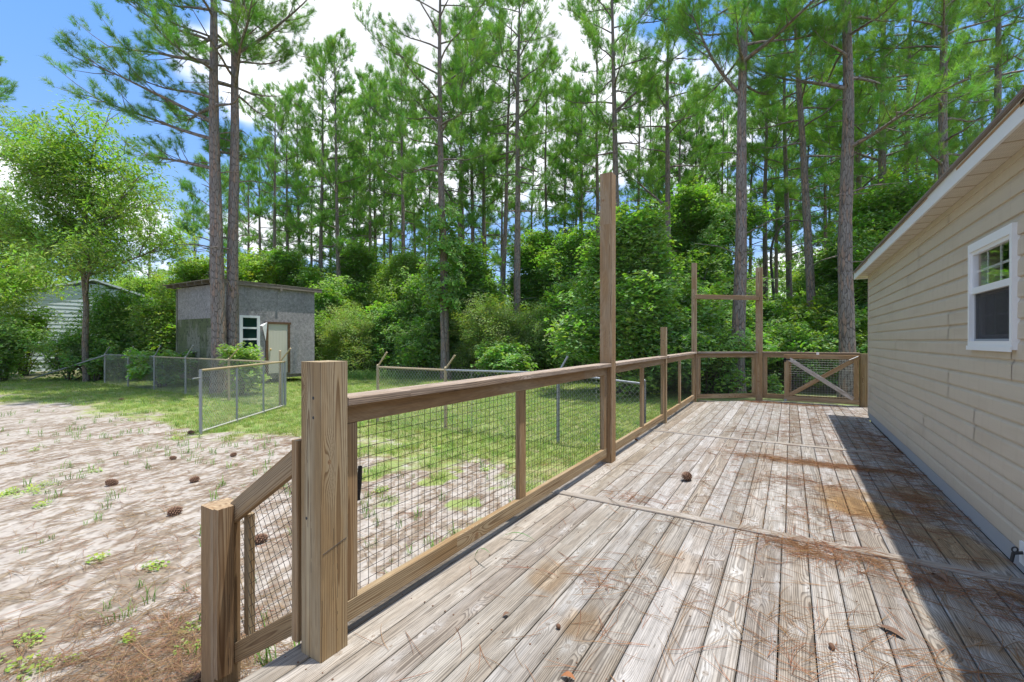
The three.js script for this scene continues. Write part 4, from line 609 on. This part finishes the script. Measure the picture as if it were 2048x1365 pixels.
leafyTree('dark oak behind the corner post at the forest edge', 1418, 23, { seed: 16, h: 11, r: 0.16, limbs: 9, from: 0.3, reach: 0.3, sp: 2, leaf: 'glossy', tone: 0.65 });
leafyTree('bright green sapling right behind the tallest timber post', 1262, 15, { seed: 17, h: 6.3, r: 0.06, limbs: 9, from: 0.15, reach: 0.3, sp: 2, leaf: 'glossy', tone: 1.15 });
leafyTree('young green tree among shrubs right of the pine with vines', 968, 23, { seed: 18, h: 6.8, r: 0.07, limbs: 9, from: 0.2, reach: 0.34, sp: 2, leaf: 'glossy', tone: 0.9 });

[['slim young tree reaching between trunks left of the middle forest', 625, 29, 8.6, 'glossy', 1.2], ['slim young tree behind the rounded olive bush', 722, 31, 9.2, 'glossy', 1.0], ['young tree with light leaves left of the pine with vines', 826, 28, 8.4, 'willow', 1.2], ['young tree crowding the straight mid pine', 1070, 27, 9.4, 'glossy', 0.95], ['young leafy tree left of the tallest timber post', 1150, 25, 8.2, 'glossy', 1.0], ['leafy young tree over the short post', 1312, 24, 9.2, 'glossy', 0.85], ['thin light leaved tree seen past the leaning pine', 1600, 30, 8.4, 'willow', 1.15], ['light green young tree behind the shed roof end', 560, 31, 8.0, 'willow', 1.2], ['thin dark leaved tree just left of the crossbeam', 1366, 27, 11, 'glossy', 0.75]].forEach(([l, u, d, h, leaf, tone], i) => leafyTree(l, u, d, { seed: 40 + i, h, r: 0.07, limbs: 9, from: 0.3, reach: 0.26, sp: 2, leaf, tone, r_: leaf === 'willow' ? 1.2 : 1 }));

function shrub(label, u, d, w, h, kind, seed, tone = 1, group) {
  const spec = { glossy: ['glossy', 1, 1, 1], fine: ['fine', 1.1, 0.95, 1.5], olive: ['fine', 1.3, 1, 1.4], lime: ['glossy', 1.3, 1.12, 0.8], dark: ['vine', 0.95, 1, 1] }[kind];
  const R = rng(seed * 77 + 5), [x, s] = at(u, d), t = thing('shrub', label, 'shrub', [x, GY, -s], 0, group), list = [], wood = new Soup(), blobs = [], nB = Math.max(9, Math.round(w * h * 2.3));
  for (let i = 0; i < nB; i++) { const f = R() * 6.283, y = Math.pow(R(), 0.85), q = Math.sqrt(R()) * (1 - 0.55 * y * y); blobs.push([new V3(Math.cos(f) * w / 2 * q * 0.85, h * (0.12 + 0.78 * y), Math.sin(f) * w / 2 * q * 0.85), (0.13 + 0.2 * R() * R() + 0.06 * R()) * Math.min(w, h, 3.4)]); }
  for (const [c, r] of blobs) {
    tube([new V3(c.x * 0.2, -0.05, c.z * 0.2), new V3(c.x * 0.5, c.y * 0.5, c.z * 0.5), c], [0.03, 0.02, 0.008], 4, wood);
    const n = Math.round(27 * r * r * 4 * (d > 24 ? 0.8 : 1.0)) + 5, sq = 0.8 + 0.4 * R();
    for (let k = 0; k < n; k++) { const f = R() * 6.283, e = Math.acos(1 - 1.75 * R()), q = r * (0.35 + 1.05 * R()); const p = new V3(Math.sin(e) * Math.cos(f) * q * 1.15, Math.cos(e) * q * sq, Math.sin(e) * Math.sin(f) * q).add(c); if (p.y < 0.1) p.y = 0.1 + R() * 0.3; list.push({ p, d: new V3((R() - 0.5) * 0.9, 0.9, (R() - 0.5) * 0.9).normalize(), s: 0.7 + 0.5 * R() }); }
  }
  for (let i = 0; i < 10 + w * 5; i++) { // shoots that stand out of the mass
    const f = R() * 6.283, q = Math.sqrt(R()) * w * 0.42, a = new V3(Math.cos(f) * q * 0.5, h * 0.3, Math.sin(f) * q * 0.5), top = new V3(Math.cos(f) * q * (1 + 0.5 * R()), h * (0.7 + 0.5 * R()) * (1 - 0.25 * q / w), Math.sin(f) * q * (1 + 0.5 * R())), m = a.clone().lerp(top, 0.5).add(new V3(0, h * 0.1, 0));
    tube([a, m, top], [0.018, 0.012, 0.005], 3, wood); for (let k = 0; k < 7; k++) list.push({ p: m.clone().lerp(top, 0.1 + k / 6.4).add(new V3(R() - 0.5, R() - 0.5, R() - 0.5).multiplyScalar(0.3)), d: new V3((R() - 0.5) * 0.9, 0.9, (R() - 0.5) * 0.9).normalize(), s: 0.5 + 0.45 * R() });
  }
  part('stem', wood.geo(), F.twig, t);
  scatter('foliage', SPRAY[spec[0]], F.leaf, list, t, (i) => { const v = mix(0.75, 1.3, hash(i, seed, 2)); return [v * spec[1] * mix(0.85, 1.25, hash(i, 3, seed)), v * spec[2], v * spec[3]]; });
  return t;
}
const SHRUBS = [
  ['rounded olive bush just right of the grey shed', 700, 24, 3.4, 3.2, 'olive', 1, 1.05],
  ['dark tangled bush behind the rounded olive bush', 775, 25, 3.2, 3.3, 'dark', 2, 0.7],
  ['tall fresh green bush left of the middle forest', 862, 24.5, 4.4, 5.2, 'glossy', 3, 1.1],
  ['low leafy bush behind the fence post with a slanted arm', 850, 22.5, 3.2, 2.3, 'glossy', 4, 0.85],
  ['feathery grey green bush in the middle of the shrub belt', 985, 21, 3.8, 3.2, 'olive', 5, 0.85],
  ['second feathery bush left of the tallest post', 1080, 21, 3.2, 2.9, 'fine', 6, 0.8],
  ['bright green bush filling the gap behind the tallest post', 1160, 20.5, 3.4, 4.4, 'glossy', 7, 1.0],
  ['low dark bush at the grass edge near the fence end', 1010, 19, 2.4, 1.5, 'dark', 8, 0.9],
  ['low leafy bush behind the short post', 1245, 15.2, 2.6, 2.3, 'lime', 9, 0.85],
  ['big glossy bush behind the short post and corner post', 1340, 16.3, 3.4, 3.5, 'glossy', 10, 1.0],
  ['dense green bush seen under the crossbeam', 1440, 17.2, 3.0, 3.1, 'glossy', 11, 0.95],
  ['bushy plant below the crossbeam beside the thick trunk', 1420, 14.6, 2.3, 1.9, 'glossy', 12, 0.8],
  ['dark bush seen through the slanted railing panel', 1480, 15.6, 2.6, 1.8, 'dark', 13, 0.95],
  ['leafy bush behind the left half of the gate', 1575, 16.5, 2.8, 2.2, 'glossy', 14, 0.95],
  ['sunlit mound of leaves above the gate', 1645, 18.5, 3.6, 3.2, 'lime', 15, 0.85],
  ['bright lime bush between the gate and the house corner', 1722, 16, 2.2, 2.5, 'lime', 16, 1.15],
  ['dark green bush low behind the right half of the gate', 1660, 15.2, 2.5, 1.5, 'dark', 17, 1.1],
  ['vine covered mound behind the leaning pine', 1560, 21, 3.6, 3.6, 'dark', 18, 1.0],
  ['tall dark thicket beside the house corner', 1745, 20, 3.2, 4.6, 'dark', 19, 0.9],
  ['leafy bush right of the shed and behind it', 660, 27, 3.6, 5.0, 'glossy', 20, 0.9],
  ['bright bush crowding over the shed roof at its left', 400, 27, 5.0, 6.6, 'lime', 21, 1.0],
  ['bright bush rising over the middle of the shed roof', 520, 29, 5.2, 7.0, 'lime', 22, 0.95],
  ['light green bush standing at the left wall of the shed', 326, 20.5, 2.2, 3.7, 'lime', 23, 0.9],
  ['dark understory bush below the light green oak', 250, 20.6, 2.2, 1.6, 'dark', 24, 1.1],
  ['dense bush between fence corner and the oak trunk', 135, 20.2, 2.4, 1.9, 'glossy', 25, 0.85],
  ['wide green bush at the left edge behind the fence', 5, 19.8, 2.6, 2.2, 'glossy', 26, 0.95],
  ['yellow green bush in front of the metal building', 45, 23, 2.2, 3.2, 'lime', 27, 0.9],
  ['small leafy shrub growing through the fence before the shed', 482, 14.6, 0.95, 1.55, 'lime', 28, 1.05],
  ['low bush under the fence beside the leaning pipe', 190, 20, 1.9, 1.2, 'dark', 29, 1.2],
  ['low bush behind the fence beside the shed corner', 325, 17.2, 2.0, 1.3, 'dark', 30, 1.1],
  ['bush behind the right twin trunk, beside the shed far corner', 615, 25, 2.8, 3.3, 'glossy', 31, 0.85],
  ['far bush filling the forest floor left of the mid pines', 790, 33, 5.5, 5.4, 'glossy', 32, 0.9],
  ['far bush filling the forest floor around the mid pines', 930, 31, 5.5, 5.0, 'glossy', 33, 0.8],
  ['far bush filling the forest floor behind the tallest post', 1110, 30, 5.5, 5.2, 'glossy', 34, 0.8],
  ['far bush behind the sapling and corner post', 1330, 28, 5.5, 5.6, 'dark', 35, 1.0],
  ['far bush behind the crossbeam', 1480, 29, 5.0, 4.6, 'glossy', 36, 0.8],
  ['far bush behind the gate and the leaning pine', 1640, 28, 5.0, 4.6, 'glossy', 37, 0.85],
  ['far tree like bush left of the oak, above the metal building', 60, 42, 9, 8.2, 'lime', 38, 0.8],
  ['far tree like bush right of the metal building ridge', 285, 40, 8, 7.4, 'lime', 39, 0.85],
  ['far green bush between shed and forest', 590, 40, 7, 6.5, 'lime', 40, 0.8],
  ['dark mass of leaves at the far left behind the metal building', -60, 46, 9, 8.2, 'glossy', 41, 0.8],
];
for (const a of SHRUBS) shrub(...a);
leafyTree('airy sapling standing before the metal building gable', 285, 21.5, { seed: 61, h: 4.2, r: 0.05, limbs: 9, from: 0.15, reach: 0.34, sp: 1, leaf: 'willow' });

{ // vines that climb trunks
  const vine = (label, u, d, r, y0, y1, seed, tone) => { const R = rng(seed), [x, s] = at(u, d), t = thing('climbing_vine', label, 'vine', [x, GY, -s]), l = []; for (let i = 0; i < 190 * (y1 - y0) / 5; i++) { const f = R() * 6.283, y = y0 + (y1 - y0) * R(), q = r * (0.5 + 0.9 * R()) * (0.6 + 0.8 * noise(y * 0.8, seed, 3)); l.push({ p: new V3(Math.cos(f) * q, y, Math.sin(f) * q), d: new V3(Math.cos(f), 0.8, Math.sin(f)).normalize(), s: 0.7 + 0.5 * R() }); } const w = []; for (let k = 0; k < 5; k++) w.push(new V3(0.2 * Math.cos(k * 2), y0 + (y1 - y0) * k / 4 - (k ? 0 : y0), 0.2 * Math.sin(k * 2))); part('stem', tube(w, [0.03, 0.025, 0.02, 0.015, 0.01], 4).geo(), F.twig, t); scatter('foliage', SPRAY.vine, F.leaf, l, t, (i) => { const v = mix(0.8, 1.2, hash(i, seed, 2)); return [v, v, v]; }); };
  vine('leafy vine hugging the middle pine above the shrubs', 889, 20.4, 0.55, 3, 8, 3, 0.8);
  vine('thick dark vine on the pine above the eave corner', 1764, 19.4, 0.9, 2, 8.2, 4, 0.75);
  vine('vine column right of the corner post', 1440, 22, 0.8, 2, 8.6, 5, 0.7);
  vine('vine column on the slim pine left of the corner post', 1362, 24, 0.8, 2, 8, 6, 0.7);
}
{ // bare stem bent into an arch
  const [x, s] = at(1545, 23), o = thing('arched_stem', 'bare stem bent into an arch over the bushes above the gate', 'branch', [x, GY, -s]), k = 23 / FPX, dx = Math.cos(YAW), dz = -Math.sin(YAW), pts = [[0, 560], [-3, 510], [4, 475], [22, 450], [45, 441], [68, 447], [78, 470]].map(([u, v]) => new V3(u * k * dx, EYE - (v - 681) * k - GY, u * k * dz)); pts.unshift(new V3(0.4, 0, 0));
  part('stem', tube(new THREE.CatmullRomCurve3(pts).getPoints(26), Array.from({ length: 27 }, (_, i) => 0.075 - 0.0018 * i), 6).geo(), M.barkDark, o);
}
{ // the wood far beyond, one mass
  const R = rng(99), l = []; for (let i = 0; i < 8000; i++) { const u = -500 + 3200 * R(), d = 50 + 35 * R(), [x, s] = at(u, d); const top = 6 + 8 * noise(u * 0.011, 3, 8); l.push({ p: new V3(x, GY + Math.pow(R(), 0.7) * top, -s), d: new V3((R() - 0.5), 1, (R() - 0.5)).normalize(), s: 1.3 + R() * 0.9 }); }
  scatter('far_woodland', SPRAY.far, F.leaf, l, null, (i) => { const v = mix(0.75, 1.2, hash(i, 1, 2)); return [v * 1.1, v, v]; }).userData.label = 'green woodland far beyond the pines';
}

// ---------------------------------------------------------------- grass, weeds, straw
{
  const R = rng(44), blade = (n, h, w, seed, wide) => { const r = rng(seed), s = new Soup(); for (let i = 0; i < n; i++) { const f = r() * 6.283, a = r() * 6.283, q = wide * Math.sqrt(r()), b = new V3(Math.cos(a) * q, -0.01, Math.sin(a) * q), hh = h * (0.5 + 0.7 * r()), o = new V3(Math.cos(f), 0, Math.sin(f)), sd = new V3(-Math.sin(f), 0, Math.cos(f)).multiplyScalar(w / 2), m = b.clone().addScaledVector(o, hh * 0.2).add(new V3(0, hh * 0.6, 0)), t = b.clone().addScaledVector(o, hh * 0.65).add(new V3(0, hh * 0.95, 0)); s.tri(b.clone().add(sd).toArray(), b.clone().sub(sd).toArray(), m.clone().add(sd).toArray()); s.tri(b.clone().sub(sd).toArray(), m.clone().sub(sd).toArray(), m.clone().add(sd).toArray()); s.tri(m.clone().add(sd).toArray(), m.clone().sub(sd).toArray(), t.toArray()); } return s.geo(); };
  const tuft = blade(16, 0.085, 0.006, 1, 0.11), tall = blade(7, 0.2, 0.008, 2, 0.05), lawn = [], tallL = [];
  const hid = (x, s) => x > -1.95 || s > 24;
  for (let i = 0; i < 90000; i++) { const x = gx0 + R() * 28.2, s = -1 + R() * 27; if (hid(x, s)) continue; const d = Math.hypot(x, s); if (R() > clamp(11 / d, 0.35, 1)) continue; const g = cover(x, s)[0] * (0.5 + noise(x * 2.2, s * 2.2, 31)); if (g < 0.42 + R() * 0.35) continue; lawn.push({ p: new V3(x, lumps(x, s), -s), r: R() * 6, s: 0.6 + 0.6 * R() }); }
  scatter('grass', tuft, F.grass, lawn, null, (i) => { const v = mix(0.7, 1.25, hash(i, 2, 2)), y = hash(i, 4, 9); return [v * mix(0.7, 1.35, y), v, v * mix(0.7, 1.1, y)]; }).userData.label = 'short patchy green grass over the back of the yard';
  for (let i = 0; i < 1500; i++) { const x = -16 + R() * 14, s = 0.2 + R() * 9; if (hid(x, s)) continue; if (noise(x * 1.4, s * 1.4, 77) < 0.52) continue; tallL.push({ p: new V3(x, lumps(x, s), -s), r: R() * 6, s: 0.35 + 0.6 * R() }); }
  for (let i = 0; i < 46; i++) { const x = -1.97 - R() * 0.6, s = 1.3 + R() * 5; tallL.push({ p: new V3(x, lumps(x, s), -s), r: R() * 6, s: 0.7 + 0.7 * R() }); }
  for (let i = 0; i < 900; i++) { const [x, s] = at(640 + R() * 520, 20.5 + R() * 3.5); tallL.push({ p: new V3(x, GY, -s), r: R() * 6, s: 1.2 + 1.8 * R() }); }
  scatter('grass_weeds', tall, F.grass, tallL, null, (i) => { const v = mix(0.55, 1.05, hash(i, 3, 2)); return [v * 0.75, v, v * 0.8]; }).userData.label = 'sparse upright weeds growing from the sand and grass';
  const low = [], sp = leafSpray(40, 0.035, 0.09, 12, 0.7); for (const [u, v, n, q] of [[45, 990, 9, 0.2], [85, 975, 5, 0.14], [200, 945, 2, 0.05], [345, 880, 5, 0.2], [85, 1015, 2, 0.04], [820, 905, 16, 0.5], [870, 890, 10, 0.5], [750, 985, 3, 0.1], [960, 920, 6, 0.25], [1010, 940, 5, 0.3], [300, 1130, 3, 0.05], [196, 1118, 2, 0.04], [15, 905, 4, 0.3], [240, 1262, 2, 0.05], [90, 1300, 4, 0.1], [30, 1270, 4, 0.12], [380, 1250, 4, 0.12], [640, 1240, 2, 0.1]]) { const d = 1620 / (v - 681), [x, s] = at(u, d); for (let k = 0; k < n; k++) { const px = x + (R() - 0.5) * 2 * q, ps = s + (R() - 0.5) * 2 * q; low.push({ p: new V3(px, lumps(px, ps) + 0.02, -ps), r: R() * 6, s: 0.4 + 0.5 * R() }); } }
  scatter('low_weeds', sp, F.leaf, low, null, (i) => { const v = mix(1, 1.6, hash(i, 3, 2)); return [v * 1.4, v, v]; }).userData.label = 'flat rosettes of green weeds on the sand';
  // fallen needles in threes
  const fasc = (seed) => { const r = rng(seed), s = new Soup(); for (let k = 0; k < 1 + seed % 2; k++) { const b = (r() - 0.5) * 1.3, pts = [], L = 0.17 + r() * 0.07, a0 = (r() - 0.5) * 0.09; let p = new V3(0, 0.0015, 0), a = a0; for (let i = 0; i <= 6; i++) { pts.push(p); a += b / 6; p = p.clone().add(new V3(Math.cos(a) * L / 6, (i < 3 ? 1 : -1) * 0.0008 * r(), Math.sin(a) * L / 6)); } tube(pts, [0.0008, 0.0011, 0.0011, 0.0011, 0.001, 0.0009, 0.0005], 3, s); } return s.geo(); };
  const kinds = [fasc(1), fasc(2), fasc(3), fasc(4)], onDeck = [[], [], [], []], MORE = 1.7, put = (x, s, r, lift = 0.001) => { if (x > WX - 0.06 || x < -1.68 || s > 11.5 || s < -0.5) return; onDeck[Math.floor(R() * 4)].push({ p: new V3(x, lift + R() * 0.004, -s), r, s: 0.7 + 0.5 * R() }); };
  for (let i = 0; i < 2600; i++) { const x = -1.7 + R() * 2.85, s = 0.6 + R() * 10.6; const den = sstep(-1.6, 0.6, x) * 0.75 + 0.16 + (s < 3.6 && x > -0.5 ? 0.3 : 0); if (R() < den * (0.35 + noise(x * 2.4, s * 1.6, 55))) put(x, s, (R() - 0.5) * 2.2 + (R() > 0.5 ? Math.PI : 0)); }
  for (const [cx, cs, rx, rs, n] of [[0.25, 6.05, 0.85, 0.1, 330], [0.05, 5.2, 0.5, 0.25, 90], [0.2, 3.55, 0.45, 0.16, 190], [0.9, 3.4, 0.25, 0.18, 90], [0.75, 2.05, 0.3, 0.2, 80], [0.3, 1.6, 0.5, 0.14, 130], [-0.9, 2.5, 0.3, 0.2, 26], [-1.2, 3.9, 0.25, 0.2, 30], [0.4, 2.4, 0.5, 0.4, 120], [0.95, 4.9, 0.15, 0.5, 110], [1.05, 6.5, 0.1, 1.5, 150], [-0.55, 11.45, 0.3, 0.08, 110], [0.2, 11.35, 0.5, 0.06, 110], [0.3, 4.3, 0.5, 0.3, 70], [0.9, 7.8, 0.25, 0.9, 120], [-0.3, 7.6, 0.6, 0.4, 50], [0.2, 9, 0.5, 0.8, 60]]) for (let i = 0; i < n * MORE; i++) put(cx + (R() + R() + R() - 1.5) * rx * 1.2, cs + (R() + R() + R() - 1.5) * rs * 1.2, R() * 6.28, 0.001 + R() * 0.012);
  for (let i = 0; i < 420; i++) { const x = DX0 + Math.round((0.4 + R() * 2.7) / BW) * BW - 0.002, s = 0.8 + R() * 9; put(x, s, Math.PI / 2 + (R() - 0.5) * 0.12, -0.006); }
  const strawTint = (i) => { const v = mix(0.6, 1.25, hash(i, 7, 2)), y = hash(i, 2, 4); return [0.3 * v, mix(0.115, 0.17, y) * v, 0.06 * v]; };
  kinds.forEach((g, k) => { scatter('pine_straw', g, M.straw, onDeck[k], null, strawTint).userData.label = 'loose brown pine needles strewn over the deck boards'; });
  const gr = [[], [], [], []]; for (let i = 0; i < 26000; i++) { const x = -14 + R() * 12, s = -0.3 + R() * 7; if (hid(x, s)) continue; const d = Math.hypot(x, s); if (R() > clamp(5 / d, 0.1, 1)) continue; const [g, st] = cover(x, s); if (R() > 0.06 + st * 0.95) continue; gr[i % 4].push({ p: new V3(x, lumps(x, s) + 0.004 + R() * 0.012, -s), d: new V3((R() - 0.5) * 0.25, 1, (R() - 0.5) * 0.25).normalize(), r: R() * 6.28, s: 0.9 + 0.5 * R() }); }
  for (let i = 0; i < 1500; i++) { const x = -3.1 + (R() + R() - 1) * 0.95, s = 1.1 + (R() + R() - 1) * 0.8; if (x > -1.95) continue; gr[i % 4].push({ p: new V3(x, lumps(x, s) + 0.004 + R() * 0.03, -s), d: new V3((R() - 0.5) * 0.5, 1, (R() - 0.5) * 0.5).normalize(), r: R() * 6.28, s: 0.9 + 0.5 * R() }); }
  kinds.forEach((g, k) => { scatter('ground_straw', g, M.straw, gr[k], null, (i) => { const c = strawTint(i); return [c[0] * 1.05, c[1] * 1.3, c[2] * 1.5]; }).userData.label = 'brown pine needles scattered over the sandy yard'; });
}

// ---------------------------------------------------------------- cones and other small things
{
  const body = new THREE.SphereGeometry(1, 12, 8).scale(0.028, 0.05, 0.028), sc = [], R = rng(8);
  const scaleGeo = new THREE.ConeGeometry(0.011, 0.022, 5).scale(1, 1, 0.5);
  for (let i = 0; i < 74; i++) { const f = i * 2.39996, y = -0.05 + 0.1 * i / 73, r = 0.035 * Math.sqrt(Math.max(0.05, 1 - (y / 0.056) ** 2)); sc.push(scaleGeo.clone().rotateZ(-1.1 - y * 6).rotateY(-f).translate(Math.cos(f) * r, y, Math.sin(f) * r)); }
  const scales = join(sc), cone = (label, u, v, floor, size, tilt, turn, root) => { const d = (EYE - floor) * FPX / (v - 681), [x, s] = at(u, d), y = floor === 0 ? 0.038 * size : lumps(x, s) + 0.036 * size; const pos = [x, y, -s];
    let o; if (root) { o = root.clone(); o.name = numbered('pine_cone'); scene.add(o); } else { o = thing('pine_cone', label, 'pine cone', pos); part('core', body, M.cone, o); part('scales', scales, M.coneTip, o); }
    o.userData = { label, category: 'pine cone', group: 'fallen pine cones' }; o.position.set(...pos); o.rotation.set(tilt, turn, 0.3); o.scale.setScalar(size); return o; };
  const c0 = cone('pine cone lying on the sunny deck boards', 1374, 962, 0, 1.15, 1.1, 0.5);
  for (const [l, u, v, z, t] of [['pine cone on the sand, largest left of the newel post', 348, 1030, 1.15, 1.4], ['pine cone on bare sand left of the weeds, farther out', 222, 975, 1.1, 0.2], ['pine cone on the sand above the newel post', 388, 967, 1.0, 2.0], ['pine cone seen through the stair railing mesh', 519, 1080, 1.1, 0.8], ['small pine cone in the sand near the open gate', 466, 915, 0.9, 2.5], ['dark pine cone by the foot of the chain link gate', 381, 870, 1.0, 0.4], ['pine cone in the grass strip behind the sand', 242, 803, 1.2, 1.0], ['pine cone in the straw beside the newel post', 402, 1325, 0.85, 1.9], ['tiny dark cone far out on the sand', 345, 920, 0.8, 0.7]]) cone(l, u, v, GY, z, 1.3, t, c0);
  const frag = (label, u, v, g, mat, cat, lift = 0.006) => { const d = EYE * FPX / (v - 681), [x, s] = at(u, d); const o = thing(cat.replace(/ /g, '_'), label, cat, [x, lift, -s], R() * 6); part('body', g, mat, o); return o; };
  const petal = (l, w, k) => { const s = new Soup(); const n = 6; for (let i = 0; i < n; i++) { const f = (q) => { const t = q / n, h = w / 2 * Math.sin(Math.PI * clamp(t * 0.96 + 0.02, 0, 1)), y = k * 4 * t * (1 - t); return [[-h, y + h * 0.5, t * l], [0, y, t * l], [h, y + h * 0.5, t * l]]; }, a = f(i), b = f(i + 1); s.quad(a[0], a[1], b[1], b[0]); s.quad(a[1], a[2], b[2], b[1]); } return s.geo(); };
  const brown = std({ color: C(0.16, 0.09, 0.055), roughness: 0.8, side: THREE.DoubleSide }), rust = std({ color: C(0.3, 0.12, 0.045), roughness: 0.8, side: THREE.DoubleSide }), green = leafy(0.06, 0.22, 0.03, 0.3);
  frag('curled brown strip of bark on the near right boards', 1755, 1252, petal(0.12, 0.04, 0.003), brown, 'bark flake'); frag('curled brown bark flake in the shaded part of the deck', 1898, 1170, petal(0.1, 0.045, 0.018), brown, 'bark flake');
  frag('rust coloured dry leaf at the bottom of the near boards', 1122, 1357, petal(0.06, 0.03, 0.01), rust, 'dry leaf'); frag('dark cone scrap beside a knot on the near boards', 1117, 1259, body.clone().scale(0.4, 0.25, 0.4).rotateX(1.4), M.cone, 'cone scrap', 0.012); frag('brown cone scrap in the board gap at the bottom', 1665, 1300, body.clone().scale(0.4, 0.35, 0.4).rotateX(1.2), M.cone, 'cone scrap', 0.012);
  frag('brown seed scrap on the left near boards', 1005, 1237, petal(0.045, 0.02, 0.008), brown, 'dry leaf'); frag('small dark cone by the railing beyond the tallest post', 1273, 883, body.clone().scale(0.5, 0.5, 0.5).rotateX(1.2), M.cone, 'cone scrap', 0.02);
  const gb = thing('grass_blade', 'bent green grass blade poking over the bottom rail', 'grass blade', [-1.72, 0, -2.62]); part('body', petal(0.26, 0.011, 0.05).rotateY(1.9), green, gb);
  const gb2 = thing('grass_blade', 'straight green grass blade leaning from under the bottom rail', 'grass blade', [-1.7, 0.0, -2.3]); part('body', petal(0.2, 0.01, 0.04).rotateX(-0.5).rotateY(1.2), green, gb2);
  const ob = thing('black_handle', 'black rubber handle showing behind the first panel stile', 'handle', [-1.86, 0.66, -1.53]); part('grip', tube([new V3(0, -0.09, 0), new V3(0, 0, -0.005), new V3(0, 0.08, -0.01)], [0.007, 0.013, 0.011], 8, new Soup(), true).geo(), M.rubber, ob);
}
renderer.render(scene, camera);
